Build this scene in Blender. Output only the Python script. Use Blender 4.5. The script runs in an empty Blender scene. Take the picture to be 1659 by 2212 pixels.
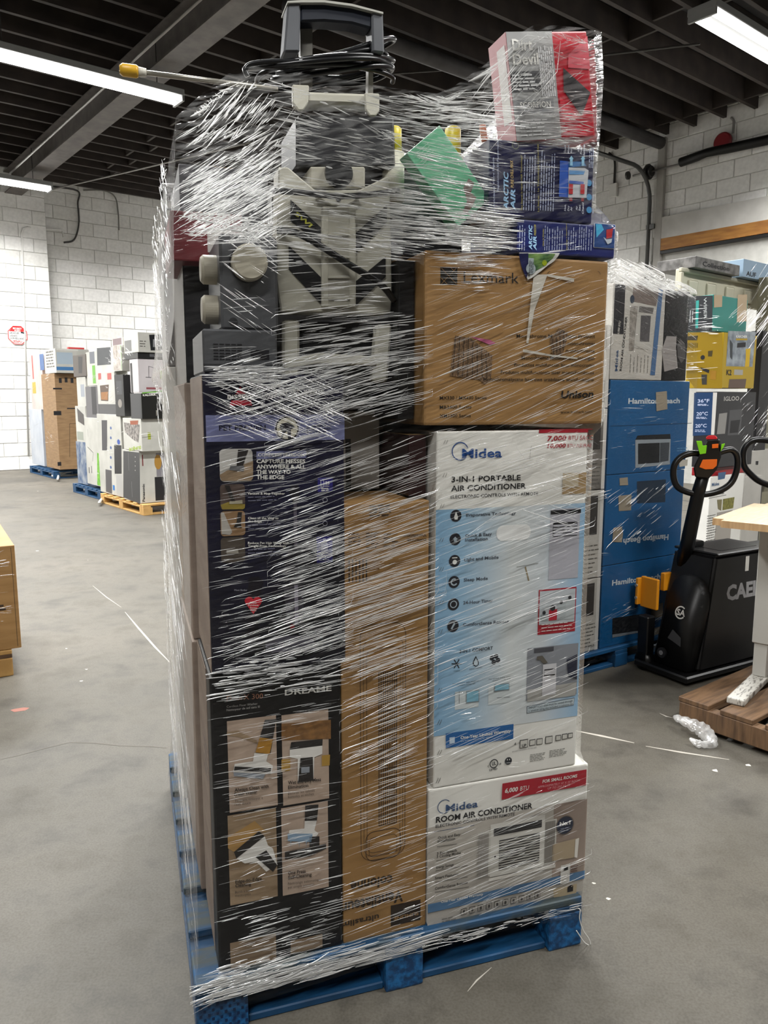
import bpy, bmesh, math, random
import numpy as np
from mathutils import Matrix, Vector
rnd = random.Random(7)
sc = bpy.context.scene
COL = sc.collection
R = math.radians
# ------------------------------------------------------------------ camera
H = 1.46; PITCH = R(8.3); FPX = 1660.0; CX, CY = 829.5, 1106.0
cam_d = bpy.data.cameras.new('camera'); cam = bpy.data.objects.new('camera', cam_d); COL.objects.link(cam)
cam_d.sensor_fit = 'HORIZONTAL'; cam_d.sensor_width = 36.0; cam_d.lens = 36.0 * FPX / 1659.0
cam_d.clip_start = .05; cam_d.clip_end = 200
cam.location = (0, 0, H); cam.rotation_euler = (R(90) - PITCH, 0, 0)
sc.camera = cam
# ------------------------------------------------------------------ world, exposure
w = bpy.data.worlds.new('world'); sc.world = w; w.use_nodes = True
bg = w.node_tree.nodes['Background']; bg.inputs[0].default_value = (.55, .58, .62, 1); bg.inputs[1].default_value = .02
sc.view_settings.view_transform = 'Standard'; sc.view_settings.look = 'None'
sc.view_settings.exposure = 0.6; sc.view_settings.gamma = 1.0; sc.view_settings.use_curve_mapping = False
sc.cycles.transparent_max_bounces = 20; sc.cycles.max_bounces = 5; sc.cycles.diffuse_bounces = 3; sc.cycles.glossy_bounces = 2; sc.cycles.adaptive_threshold = .05
sc.cycles.sample_clamp_indirect = 8.0
LAMP_W = 185.0          # watts of one two-tube ceiling fixture
TUBE_E = 9.0
# room frame: U runs along the joists, V along the steel beam
TH = R(51.3); U = Vector((math.sin(TH), math.cos(TH), 0)); V = Vector((-math.cos(TH), math.sin(TH), 0)); YAW_ROOM = R(90) - TH
def UV(u, v, z=0.0): return U * u + V * v + Vector((0, 0, z))
# ------------------------------------------------------------------ measuring helpers: a pixel of the photo on a known plane
cp, sp = math.cos(PITCH), math.sin(PITCH)
EYE = Vector((0, 0, H))
def ray(x, y):
    a = (x - CX) / FPX; b = -(y - CY) / FPX
    return Vector((a, cp + b * sp, -sp + b * cp))
def onplane(x, y, o, n):
    r = ray(x, y); t = (Vector(o) - EYE).dot(n) / r.dot(n); return EYE + r * t
def ground(x, y, z=0.0): return onplane(x, y, (0, 0, z), Vector((0, 0, 1)))
def atdepth(x, y, Y): return onplane(x, y, (0, Y, 0), Vector((0, 1, 0)))
# ------------------------------------------------------------------ materials
def lin(h):
    h = h.lstrip('#'); c = [int(h[i:i+2], 16) / 255 for i in (0, 2, 4)]
    return tuple(x / 12.92 if x <= .04045 else ((x + .055) / 1.055) ** 2.4 for x in c) + (1,)
MATS = {}
def newmat(name):
    m = bpy.data.materials.new(name); m.use_nodes = True
    return m, m.node_tree, m.node_tree.nodes['Principled BSDF']
def ink(h, rough=.45, metal=0.0, spec=.4):
    k = ('ink', h, rough, metal)
    if k not in MATS:
        m, nt, p = newmat('ink_' + h.lstrip('#'))
        p.inputs['Base Color'].default_value = lin(h); p.inputs['Roughness'].default_value = rough
        p.inputs['Metallic'].default_value = metal; p.inputs['Specular IOR Level'].default_value = spec
        MATS[k] = m
    return MATS[k]
def nd(nt, t, **kw):
    n = nt.nodes.new(t)
    for k, v in kw.items(): setattr(n, k, v)
    return n
def coords(nt, scale=(1, 1, 1), rot=(0, 0, 0), kind='Object'):
    tc = nd(nt, 'ShaderNodeTexCoord'); mp = nd(nt, 'ShaderNodeMapping')
    mp.inputs['Scale'].default_value = scale; mp.inputs['Rotation'].default_value = rot
    nt.links.new(tc.outputs[kind], mp.inputs[0]); return mp.outputs[0]
def ramp(nt, fac, stops):
    r = nd(nt, 'ShaderNodeValToRGB'); e = r.color_ramp.elements
    while len(e) > 1: e.remove(e[-1])
    e[0].position = stops[0][0]; e[0].color = stops[0][1]
    for p_, c in stops[1:]:
        x = e.new(p_); x.color = c
    nt.links.new(fac, r.inputs[0]); return r.outputs[0]
def noisy(name, h1, h2, scale=8, rough=.6, detail=6, stretch=(1, 1, 1), bump=.0, metal=0, lo=.35, hi=.65, kind='Object', bscale=None):
    k = ('n', name)
    if k in MATS: return MATS[k]
    m, nt, p = newmat(name)
    c = coords(nt, stretch, kind=kind)
    n = nd(nt, 'ShaderNodeTexNoise'); n.inputs['Scale'].default_value = scale; n.inputs['Detail'].default_value = detail
    nt.links.new(c, n.inputs['Vector'])
    nt.links.new(ramp(nt, n.outputs[0], [(lo, lin(h1)), (hi, lin(h2))]), p.inputs['Base Color'])
    p.inputs['Roughness'].default_value = rough; p.inputs['Metallic'].default_value = metal
    if bump:
        b = nd(nt, 'ShaderNodeBump'); b.inputs['Strength'].default_value = bump; b.inputs['Distance'].default_value = .004
        if bscale:
            n2 = nd(nt, 'ShaderNodeTexNoise'); n2.inputs['Scale'].default_value = bscale; n2.inputs['Detail'].default_value = 4
            nt.links.new(c, n2.inputs['Vector']); nt.links.new(n2.outputs[0], b.inputs['Height'])
        else: nt.links.new(n.outputs[0], b.inputs['Height'])
        nt.links.new(b.outputs[0], p.inputs['Normal'])
    MATS[k] = m; return m
KRAFT = noisy('kraft_cardboard', '#906c3e', '#9f7a4a', 5, .62, stretch=(1, 1, 6), bump=.05)
KRAFT_DARK = noisy('brown_cardboard', '#7d6142', '#8e714e', 5, .62, stretch=(1, 1, 6), bump=.05)
KRAFT_PALE = noisy('greyish_cardboard', '#8d7c70', '#a08f82', 4, .6, stretch=(1, 1, 5), bump=.05)
CARD_WHITE = noisy('white_cardboard', '#d3d1ca', '#e2e0da', 3, .5, lo=.3, hi=.6, bump=.04)
CARD_GREY = noisy('grey_cardboard', '#a3a09a', '#b5b2ab', 3, .5)
BLUE_WOOD = noisy('blue_painted_wood', '#052d4a', '#0b4670', 7, .55, stretch=(1, 6, 1), bump=.3, lo=.3, hi=.7)
BLUE_WORN = noisy('worn_blue_wood', '#3c4648', '#0e4268', 6, .6, stretch=(1, 6, 1), bump=.3, lo=.42, hi=.6)
BLUE_BLOCK = noisy('blue_chip_block', '#063156', '#135688', 60, .5, bump=.6, lo=.4, hi=.62)
WOOD_PALLET = noisy('weathered_pallet_wood', '#4a3521', '#6b5036', 6, .7, stretch=(1, 8, 1), bump=.3)
WOOD_LIGHT = noisy('light_pallet_wood', '#a07a44', '#c29a5c', 6, .7, stretch=(1, 8, 1), bump=.3)
# ------------------------------------------------------------------ mesh helpers
def mesh_obj(name, verts, faces, mat, parent=None, smooth=False, uvs=None):
    me = bpy.data.meshes.new(name); me.from_pydata([tuple(v) for v in verts], [], faces); me.update()
    if mat: me.materials.append(mat)
    if smooth: me.polygons.foreach_set('use_smooth', [True] * len(me.polygons))
    if uvs:
        l = me.uv_layers.new(name='UVMap')
        for lp in me.loops: l.data[lp.index].uv = uvs[lp.vertex_index]
    o = bpy.data.objects.new(name, me); COL.objects.link(o)
    if parent: o.parent = parent
    return o
def bm_obj(name, bm, mat, parent=None, smooth=False):
    me = bpy.data.meshes.new(name); bm.to_mesh(me); bm.free()
    if mat: me.materials.append(mat)
    if smooth: me.polygons.foreach_set('use_smooth', [True] * len(me.polygons))
    o = bpy.data.objects.new(name, me); COL.objects.link(o)
    if parent: o.parent = parent
    return o
def bm_box(x0, y0, z0, x1, y1, z1, bev=0.0, seg=1, bm=None):
    b = bm or bmesh.new()
    r = bmesh.ops.create_cube(b, size=1.0)
    for v in r['verts']:
        v.co = Vector(((x0 + x1) / 2 + v.co.x * (x1 - x0), (y0 + y1) / 2 + v.co.y * (y1 - y0), (z0 + z1) / 2 + v.co.z * (z1 - z0)))
    if bev:
        es = list({e for v in r['verts'] for e in v.link_edges})
        bmesh.ops.bevel(b, geom=es, offset=bev, segments=seg, affect='EDGES', profile=.6)
    return b
def box(name, x0, y0, z0, x1, y1, z1, mat, parent=None, bev=0.0, seg=1):
    return bm_obj(name, bm_box(x0, y0, z0, x1, y1, z1, bev, seg), mat, parent)
def tube_verts(pts, rad, n=8, closed=False):
    pts = [Vector(p) for p in pts]; vs = []; fs = []; N = len(pts)
    up = None
    for i, p in enumerate(pts):
        a = pts[(i - 1) % N] if (closed or i > 0) else p
        b = pts[(i + 1) % N] if (closed or i < N - 1) else p
        t = (b - a).normalized()
        if up is None: up = t.orthogonal().normalized()
        up = (up - t * up.dot(t)); up = up.normalized() if up.length > 1e-6 else t.orthogonal().normalized()
        q = t.cross(up); r = rad[i] if hasattr(rad, '__len__') else rad
        for k in range(n):
            an = 2 * math.pi * k / n; vs.append(p + (up * math.cos(an) + q * math.sin(an)) * r)
    M = N if closed else N - 1
    for i in range(M):
        for k in range(n):
            j = (i + 1) % N
            fs.append((i * n + k, i * n + (k + 1) % n, j * n + (k + 1) % n, j * n + k))
    if not closed:
        fs.append(tuple(range(n - 1, -1, -1))); fs.append(tuple((N - 1) * n + k for k in range(n)))
    return vs, fs
def tube(name, pts, rad, mat, parent=None, n=8, closed=False):
    vs, fs = tube_verts(pts, rad, n, closed); return mesh_obj(name, vs, fs, mat, parent, smooth=True)
def spline(pts, k=8, closed=False):
    pts = [Vector(p) for p in pts]; N = len(pts); out = []
    for i in range(N if closed else N - 1):
        g = lambda j: pts[j % N] if closed else pts[max(0, min(N - 1, j))]
        p0, p1, p2, p3 = g(i - 1), g(i), g(i + 1), g(i + 2)
        for s in range(k):
            t = s / k
            out.append(.5 * ((2 * p1) + (p2 - p0) * t + (2 * p0 - 5 * p1 + 4 * p2 - p3) * t * t + (3 * p1 - p0 - 3 * p2 + p3) * t ** 3))
    if not closed: out.append(pts[-1])
    return out
def prism(name, poly, y0, y1, mat, parent=None, bev=0.0):
    """outline in x,z pushed from y0 to y1"""
    n = len(poly); b = bmesh.new()
    A = [b.verts.new((x, y0, z)) for x, z in poly]; B = [b.verts.new((x, y1, z)) for x, z in poly]
    b.faces.new(A); b.faces.new(B[::-1])
    for i in range(n): b.faces.new((A[i], B[i], B[(i + 1) % n], A[(i + 1) % n]))
    bmesh.ops.recalc_face_normals(b, faces=b.faces)
    if bev: bmesh.ops.bevel(b, geom=list(b.edges), offset=bev, segments=1, affect='EDGES')
    return bm_obj(name, b, mat, parent)
def disc(name, c, r, depth, axis, mat, parent=None, n=32, bev=0.0):
    """short cylinder from c along axis"""
    ax = Vector(axis).normalized(); u = ax.orthogonal().normalized(); v = ax.cross(u); c = Vector(c)
    prof = [(r - bev, 0)] if not bev else [(r, 0)]
    prof = [(r, 0.0), (r, depth - bev), (r - bev, depth)] if bev else [(r, 0.0), (r, depth)]
    vs = []; fs = []
    for rr, d in prof:
        for k in range(n):
            a = 2 * math.pi * k / n; vs.append(c + ax * d + (u * math.cos(a) + v * math.sin(a)) * rr)
    for i in range(len(prof) - 1):
        for k in range(n): fs.append((i * n + k, i * n + (k + 1) % n, (i + 1) * n + (k + 1) % n, (i + 1) * n + k))
    fs.append(tuple(range(n - 1, -1, -1))); fs.append(tuple((len(prof) - 1) * n + k for k in range(n)))
    return mesh_obj(name, vs, fs, mat, parent)
def tag(o, label=None, cat=None, group=None, kind=None):
    for k, v in (('label', label), ('category', cat), ('group', group), ('kind', kind)):
        if v: o[k] = v
    return o
def empty(name, loc, yaw=0.0, label=None, cat=None, group=None, tilt=None):
    e = bpy.data.objects.new(name, None); e.empty_display_size = .1; COL.objects.link(e)
    M = Matrix.Translation(Vector(loc)) @ Matrix.Rotation(yaw, 4, 'Z')
    if tilt: M = M @ tilt
    e.matrix_world = M; MW[e.name] = M
    return tag(e, label, cat, group)
MW = {}
# ------------------------------------------------------------------ printing on a flat face
TEXTS = []
EPS = .0007
class Face:
    def __init__(s, root, o, X, Y, N, w, h, mode='px'):
        s.root, s.o, s.X, s.Y, s.N, s.w, s.h, s.mode = root, Vector(o), Vector(X), Vector(Y), Vector(N), w, h, mode
        s.M = MW[root.name]; s.Mi = s.M.inverted(); s.parent = root; s.lay = 1
    def c(s, x, y):
        if s.mode == 'n': return Vector((x * s.w, (1 - y) * s.h))
        if s.mode == 'm': return Vector((x, y))
        q = s.Mi @ onplane(x, y, s.M @ s.o, (s.M.to_3x3() @ s.N))
        d = q - s.o; return Vector((d.dot(s.X), d.dot(s.Y)))
    def l(s, x, y, d):
        if s.mode == 'n': return d * s.h
        if s.mode == 'm': return d
        return (s.c(x, y - d) - s.c(x, y)).length
    def p3(s, a, b, lay): return s.o + s.X * a + s.Y * b + s.N * (EPS * lay)
    def face_poly(s, ab, mat, name='printed_panel', lay=1, parent=None, uv=False):
        vs = [s.p3(a, b, lay) for a, b in ab]
        us = [(0, 0), (1, 0), (1, 1), (0, 1)] if uv else None
        # winding: outward along N
        n = (vs[1] - vs[0]).cross(vs[2] - vs[0]); idx = tuple(range(len(vs)))
        if n.dot(s.N) < 0: idx = idx[::-1]
        return mesh_obj(name, vs, [idx], mat, parent or s.parent, uvs=us)
    def P(s, pts, mat, name='printed_panel', lay=1, parent=None): return s.face_poly([s.c(*p) for p in pts], mat, name, lay, parent)
    def Rr(s, x0, y0, x1, y1, mat, name='printed_panel', lay=1, parent=None, uv=False, rad=0.0):
        A, B = s.c(x0, y0), s.c(x1, y1)
        if rad:
            a0, a1 = sorted((A.x, B.x)); b0, b1 = sorted((A.y, B.y)); r = rad * min(a1 - a0, b1 - b0); pts = []
            for cx, cy, st in ((a1 - r, b1 - r, 0), (a0 + r, b1 - r, 90), (a0 + r, b0 + r, 180), (a1 - r, b0 + r, 270)):
                for k in range(5): an = R(st + 22.5 * k); pts.append((cx + r * math.cos(an), cy + r * math.sin(an)))
            return s.face_poly(pts, mat, name, lay, parent)
        return s.face_poly([(A.x, B.y), (B.x, B.y), (B.x, A.y), (A.x, A.y)], mat, name, lay, parent, uv)
    def E(s, x, y, r, mat, name='printed_spot', lay=1, parent=None, sx=1.0, n=24):
        c = s.c(x, y); r = s.l(x, y, r)
        return s.face_poly([(c.x + r * sx * math.cos(2 * math.pi * k / n), c.y + r * math.sin(2 * math.pi * k / n)) for k in range(n)], mat, name, lay, parent)
    def ring(s, x, y, r, wd, mat, name='printed_ring', lay=1, parent=None, sx=1.0, a0=0, a1=360, n=32):
        c = s.c(x, y); wd = s.l(x, y, wd); r = s.l(x, y, r); vs = []; fs = []
        for k in range(n + 1):
            an = R(a0 + (a1 - a0) * k / n)
            for q in (r, r - wd): vs.append(s.p3(c.x + q * sx * math.cos(an), c.y + q * math.sin(an), lay))
        for k in range(n): fs.append((2 * k, 2 * k + 2, 2 * k + 3, 2 * k + 1))
        return mesh_obj(name, vs, fs, mat, parent or s.parent)
    def L(s, x0, y0, x1, y1, wd, mat, name='printed_line', lay=1, parent=None):
        a, b = s.c(x0, y0), s.c(x1, y1); wd = s.l(x0, y0, wd); d = (b - a).normalized(); n = Vector((-d.y, d.x)) * wd / 2
        return s.face_poly([a - n, b - n, b + n, a + n], mat, name, lay, parent)
    def T(s, txt, x0, y0, x1, y1, h, mat, bold=0.0, shear=0.0, name='lettering', lay=2, parent=None):
        TEXTS.append((s, txt, s.c(x0, y0), s.c(x1, y1), s.l(x0, y0, h), mat, bold, shear, name, lay, parent or s.parent))
    def lines(s, x0, y0, x1, y1, n, wd, mat, jitter=.25, name='small_print', lay=2, vert=False, parent=None):
        """n lines of unreadably small print, as word-length dashes in one mesh"""
        A, B = s.c(x0, y0), s.c(x1, y1); wd = s.l(x0, y0, wd); vs = []; fs = []
        a0, a1 = sorted((A.x, B.x)); b0, b1 = sorted((A.y, B.y))
        def q(p, q_, r_, t_):
            i = len(vs)
            for a, b in ((p, q_), (r_, q_), (r_, t_), (p, t_)): vs.append(s.p3(a, b, lay))
            fs.append((i, i + 1, i + 2, i + 3))
        for k in range(n):
            f = (k + .5) / n; end = 1 - rnd.random() * jitter
            span = ((b1 - b0) if vert else (a1 - a0)) * end; t = 0.0
            while t < span:
                g = min(wd * rnd.uniform(3, 9), span - t)
                if vert: xx = a0 + (a1 - a0) * f; q(xx - wd / 2, b0 + t, xx + wd / 2, b0 + t + g)
                else: yy = b1 - (b1 - b0) * f; q(a0 + t, yy - wd / 2, a0 + t + g, yy + wd / 2)
                t += g + wd * 1.1
        if vs: return tag(mesh_obj(name, vs, fs, mat, parent or s.parent), kind='stuff')
def flush_texts():
    cache = {}; tmp = []
    for t in TEXTS + [(None, 'H', 0, 0, 0, 0, 0.0, 0.0, '', 0, None)]:
        k = (t[1], t[6], t[7])
        if k in cache: continue
        cu = bpy.data.curves.new('t', 'FONT'); cu.body = t[1]; cu.size = 1.0; cu.resolution_u = 2; cu.offset = t[6]; cu.shear = t[7]
        ob = bpy.data.objects.new('t', cu); COL.objects.link(ob); cache[k] = ob; tmp.append(ob)
    bpy.context.view_layer.update(); dg = bpy.context.evaluated_depsgraph_get(); data = {}
    for k, ob in cache.items():
        me = bpy.data.meshes.new_from_object(ob.evaluated_get(dg))
        co = np.empty(len(me.vertices) * 3); me.vertices.foreach_get('co', co)
        data[k] = (co.reshape(-1, 3), [tuple(p.vertices) for p in me.polygons]); bpy.data.meshes.remove(me)
    for ob in tmp:
        cu = ob.data; bpy.data.objects.remove(ob); bpy.data.curves.remove(cu)
    cap = float(data[('H', 0.0, 0.0)][0][:, 1].max())
    for f, txt, p0, p1, h, mat, bold, shear, name, lay, parent in TEXTS:
        co, fs = data[(txt, bold, shear)]
        if not len(co): continue
        x0, x1 = co[:, 0].min(), co[:, 0].max(); d = p1 - p0; L_ = d.length; d = d / L_; n = Vector((-d.y, d.x))
        sx = L_ / (x1 - x0); sy = h / cap
        vs = []
        for x, y, _ in co:
            q = p0 + d * ((x - x0) * sx) + n * (y * sy); vs.append(f.p3(q.x, q.y, lay))
        mesh_obj(name, vs, fs, mat, parent)
# ------------------------------------------------------------------ cartons
SEAM = ink('#4a3a2a')
def carton(name, loc, yaw, w, d, h, mat, label, group=None, cat='box', bev=.004, tape=True, mode='px', tilt=None, bulge=0.0):
    r = empty(name, loc, yaw, label, cat, group, tilt)
    b = bm_box(0, 0, 0, w, d, h, bev, 2)
    bm_obj('carton_body', b, mat, r)
    if tape:
        box('packing_tape', w / 2 - .024, .004, h, w / 2 + .024, d - .004, h + .0006, TAPE, r)
    F = Face(r, (0, 0, 0), (1, 0, 0), (0, 0, 1), (0, -1, 0), w, h, mode)
    L = Face(r, (0, d, 0), (0, -1, 0), (0, 0, 1), (-1, 0, 0), d, h, mode)
    return r, F, L
TAPE = ink('#a98a60', .25)
# ================================================================== the room
ZC = 6.0                      # underside of the joists
UW, VW = 12.65, 17.9          # the two walls in view
U0, V0 = -11.0, -11.0         # walls behind the camera
def floor_mat():
    m, nt, p = newmat('sealed_concrete')
    c = coords(nt)
    n1 = nd(nt, 'ShaderNodeTexNoise'); n1.inputs['Scale'].default_value = .55; n1.inputs['Detail'].default_value = 8; n1.inputs['Roughness'].default_value = .6
    n2 = nd(nt, 'ShaderNodeTexNoise'); n2.inputs['Scale'].default_value = 3.2; n2.inputs['Detail'].default_value = 10; n2.inputs['Roughness'].default_value = .7
    n3 = nd(nt, 'ShaderNodeTexNoise'); n3.inputs['Scale'].default_value = 150; n3.inputs['Detail'].default_value = 3
    for n in (n1, n2, n3): nt.links.new(c, n.inputs['Vector'])
    c1 = ramp(nt, n1.outputs[0], [(.32, lin('#494640')), (.5, lin('#56524a')), (.68, lin('#615c53'))])
    c2 = ramp(nt, n2.outputs[0], [(.3, lin('#8a867e')), (.5, lin('#ffffff')), (.74, lin('#c4bfb2'))])
    c3 = ramp(nt, n3.outputs[0], [(.3, lin('#d4d2cc')), (.62, lin('#ffffff'))])
    mx = nd(nt, 'ShaderNodeMixRGB', blend_type='MULTIPLY'); mx.inputs[0].default_value = .75
    nt.links.new(c1, mx.inputs[1]); nt.links.new(c2, mx.inputs[2])
    m2 = nd(nt, 'ShaderNodeMixRGB', blend_type='MULTIPLY'); m2.inputs[0].default_value = .8
    nt.links.new(mx.outputs[0], m2.inputs[1]); nt.links.new(c3, m2.inputs[2])
    nt.links.new(m2.outputs[0], p.inputs['Base Color'])
    rr = nd(nt, 'ShaderNodeMapRange'); rr.inputs[3].default_value = .5; rr.inputs[4].default_value = .72
    nt.links.new(n2.outputs[0], rr.inputs[0]); nt.links.new(rr.outputs[0], p.inputs['Roughness'])
    b = nd(nt, 'ShaderNodeBump'); b.inputs['Strength'].default_value = .08; b.inputs['Distance'].default_value = .003
    nt.links.new(n2.outputs[0], b.inputs['Height']); nt.links.new(b.outputs[0], p.inputs['Normal'])
    return m
def quad_uv(name, u0, v0, u1, v1, z, mat):
    return mesh_obj(name, [UV(u0, v0, z), UV(u1, v0, z), UV(u1, v1, z), UV(u0, v1, z)], [(0, 1, 2, 3)], mat)
floor = tag(quad_uv('floor', U0, V0, UW, VW, 0, floor_mat()), kind='structure')
def floor_line(pts, wd, mat, name='scratch_mark'):
    vs = []; fs = []; pts = [ground(*p) for p in pts]
    for i, p in enumerate(pts):
        a = pts[max(0, i - 1)]; b = pts[min(len(pts) - 1, i + 1)]; t = (b - a).normalized(); n = Vector((-t.y, t.x, 0))
        k = wd * (.25 if i in (0, len(pts) - 1) else 1)
        vs += [p + n * k + Vector((0, 0, .0006)), p - n * k + Vector((0, 0, .0006))]
    for i in range(len(pts) - 1): fs.append((2 * i, 2 * i + 2, 2 * i + 3, 2 * i + 1))
    return mesh_obj(name, vs, fs, mat, floor)
SCR = ink('#a9a49a', .7); CRK = ink('#57534c', .8)
floor_line([(200, 1265), (230, 1290), (262, 1312)], .004, SCR); floor_line([(270, 1322), (300, 1358), (335, 1398), (368, 1432)], .006, SCR)
floor_line([(0, 1641), (40, 1632), (95, 1617), (150, 1604), (200, 1605), (260, 1611), (330, 1613), (360, 1616)], .0035, CRK, 'floor_crack')
floor_line([(1240, 1578), (1300, 1590), (1370, 1605)], .009, SCR); floor_line([(1395, 1612), (1470, 1625), (1575, 1641)], .007, SCR)
floor_line([(1010, 2142), (1030, 2118), (1062, 2090)], .0022, SCR)
floor_line([(1425, 1541), (1440, 1548), (1455, 1551)], .004, SCR)
for x, y, r in ((143, 1401, .012), (187, 1446, .01), (176, 1471, .014), (81, 1190, .02), (82, 1061, .02), (1545, 1665, .02), (1617, 1653, .016), (1282, 1908, .008), (1315, 1942, .01), (190, 1210, .01)):
    g = ground(x, y); n = 7; vs = [g + Vector((math.cos(6.28 * k / n) * r * rnd.uniform(.4, 1), math.sin(6.28 * k / n) * r * rnd.uniform(.3, .8), .0006)) for k in range(n)]
    mesh_obj('paint_fleck', vs, [tuple(range(n))], ink('#c9c5ba', .7), floor)
g = ground(43, 1533); mesh_obj('red_paint_mark', [g + Vector((math.cos(.7 * k) * .05 * rnd.uniform(.5, 1), math.sin(.7 * k) * .035 * rnd.uniform(.5, 1), .0006)) for k in range(9)], [tuple(range(9))], ink('#8f6257', .8), floor)
# --- block walls
MORTAR = noisy('painted_mortar', '#b4b3ae', '#c0bfba', 9, .75)
def block_mats():
    out = []
    for i, (a, b) in enumerate((('#d6d5d2', '#e2e1de'), ('#dad9d6', '#e6e5e2'), ('#d0cfcb', '#dddcd8'))):
        out.append(noisy('painted_block_%s' % 'abc'[i], a, b, 14, .7, bump=.35, bscale=40))
    return out
BM = block_mats()
BW, BH = .56, .28
def block_mesh(w, k):
    b = bm_box(.006, -.012, .006, w - .006, .03, BH - .006, .006, 1); me = bpy.data.meshes.new('block'); b.to_mesh(me); b.free(); me.materials.append(BM[k % 3]); return me
BMESH = {}
def block_wall(name, org, X, length, zmax, see, hole=None, z0=0.0):
    """org at the wall's foot, X along it, inside face towards -Y of its frame; blocks in view are parts, the rest one joined part"""
    X = Vector(X).normalized(); yaw = math.atan2(X.y, X.x)
    root = empty(name, org, yaw); root['kind'] = 'structure'
    box('wall_core', 0, 0, z0, length, .2, zmax, MORTAR, root)
    rest = bmesh.new(); nr = 0
    for j in range(int(z0 / BH), int(math.ceil(zmax / BH))):
        off = -(BW / 2) * (j % 2); k = 0
        while off + k * BW < length:
            a = off + k * BW; b = min(a + BW, length); a = max(a, 0); k += 1
            if b - a < .05: continue
            z = j * BH
            if hole and a < hole[1] - .02 and b > hole[0] + .02 and z < hole[2] - .02: continue
            if see(a, z):
                key = (round(b - a, 2), rnd.randrange(3))
                if key not in BMESH: BMESH[key] = block_mesh(*key)
                o = bpy.data.objects.new('block', BMESH[key]); COL.objects.link(o); o.parent = root
                o.location = (a, rnd.uniform(-.004, .004), z)
            else:
                bm_box(a + .006, -.012, z + .006, b - .006, .03, z + BH - .006, 0, 1, rest); nr += 1
    o = bm_obj('block', rest, BM[1], root); o['kind'] = 'stuff'
    return root
wl = block_wall('wall_left', UV(4.95, VW), U, UW - 4.95, 6.3, lambda a, z: a < 4.6)
wp = block_wall('wall_pilaster', UV(U0, VW - .45), U, 4.95 - U0, 6.3, lambda a, z: a > 4.95 - U0 - 2.0)
# garage wall: frame runs from the far corner (v = VW) towards the camera
gw = block_wall('wall_right', UV(UW, VW), -V, VW - V0, 6.3, lambda a, z: 7.0 < a < 12.6 and z > 2.2, hole=(VW - 7.95, VW - 3.2, 4.35))
PLAIN = noisy('painted_plain_wall', '#b9b8b3', '#c6c5c0', 3, .8)
for nm, a, b in (('wall_back', UV(U0, V0), UV(UW, V0)), ('wall_side', UV(U0, V0), UV(U0, VW))):
    tag(mesh_obj(nm, [a, b, b + Vector((0, 0, 6.3)), a + Vector((0, 0, 6.3))], [(0, 1, 2, 3)], PLAIN), kind='structure')
# --- ceiling: dark deck, joists, blocking
DECK = noisy('dark_roof_boards', '#151415', '#1e1c1c', 5, .8, stretch=(1, 1, 1))
JOIST = noisy('dark_brown_joist', '#28221f', '#38302b', 4, .75, stretch=(1, 1, 1))
ceil = tag(quad_uv('ceiling', U0, V0, UW + .2, VW + .2, 6.34, DECK), kind='structure')
b = bm_box(0, -.03, 0, UW - U0, .03, .33, 0); jm = bpy.data.meshes.new('joist'); b.to_mesh(jm); b.free(); jm.materials.append(JOIST)
v = 17.62
JV = []
while v > V0 + .3:
    JV.append(v); v -= .51
for v in JV:
    o = bpy.data.objects.new('joist', jm); COL.objects.link(o); o.parent = ceil; p = UV(U0, v, ZC)
    o.location = p; o.rotation_euler = (0, 0, YAW_ROOM)
b = bm_box(-.02, 0, 0, .02, .45, .28, 0); km = bpy.data.meshes.new('blocking'); b.to_mesh(km); b.free(); km.materials.append(JOIST)
for i, v in enumerate(JV):
    for u in (8.9 if i % 2 else 9.15, 5.8 if i % 2 else 6.05, 12.2):
        if 4 < v < 17:
            o = bpy.data.objects.new('blocking', km); COL.objects.link(o); o.parent = ceil; o.location = UV(u, v - .48, ZC + .03); o.rotation_euler = (0, 0, YAW_ROOM)
STEEL = noisy('grey_painted_steel', '#4b4642', '#5e5853', 6, .6)
def ibeam(name, u, zt, label):
    r = empty(name, UV(u, V0, 0), YAW_ROOM); tag(r, kind='structure')
    L_ = VW - V0
    box('flange', -.16, 0, zt - .42, .16, L_, zt - .40, STEEL, r); box('flange', -.16, 0, zt - .02, .16, L_, zt, STEEL, r); box('web', -.012, 0, zt - .40, .012, L_, zt - .02, STEEL, r)
    return r
ibeam('trim_1', 4.35, ZC, '')
ibeam('trim_2', -4.2, ZC, '')
CABLE = ink('#3c3a38', .5); CONDUIT = ink('#8d8b87', .4, .3)
def cab(name, pts, rad, mat, label, cat='conduit', group=None, smooth=True):
    p = [Vector(q) for q in pts]
    o = tube(name, spline(p, 6) if smooth and len(p) > 2 else p, rad, mat, n=6); return tag(o, label, cat, group)
cab('ceiling_conduit', [UV(3.86, 5.0, 5.5), UV(3.86, 16.5, 5.5)], .016, CONDUIT, 'thin grey conduit running under the roof joists past the long lamp')
cab('ceiling_cable', [UV(5.0, 17.4, 5.75), UV(5.7, 15.2, 5.72), UV(6.9, 12.2, 5.8)], .016, CONDUIT, 'pale cable slung under the joists towards the white block wall', 'cable')
cab('ceiling_cable', [UV(6.6, 9.4, 5.9), UV(8.2, 7.6, 5.9), UV(9.2, 5.4, 5.7)], .013, CABLE, 'thin dark cable crossing the brown joists beside the bright lamp', 'cable')
tag(tube('steel_pipe', [UV(5.0, 8.0, 5.86), UV(UW - .1, 8.0, 5.86)], .10, noisy('grey_pipe', '#3c3a3b', '#4a4849', 5, .6), n=14), 'thick dark grey steel pipe running along the brown joists to the wall', 'pipe')
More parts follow.
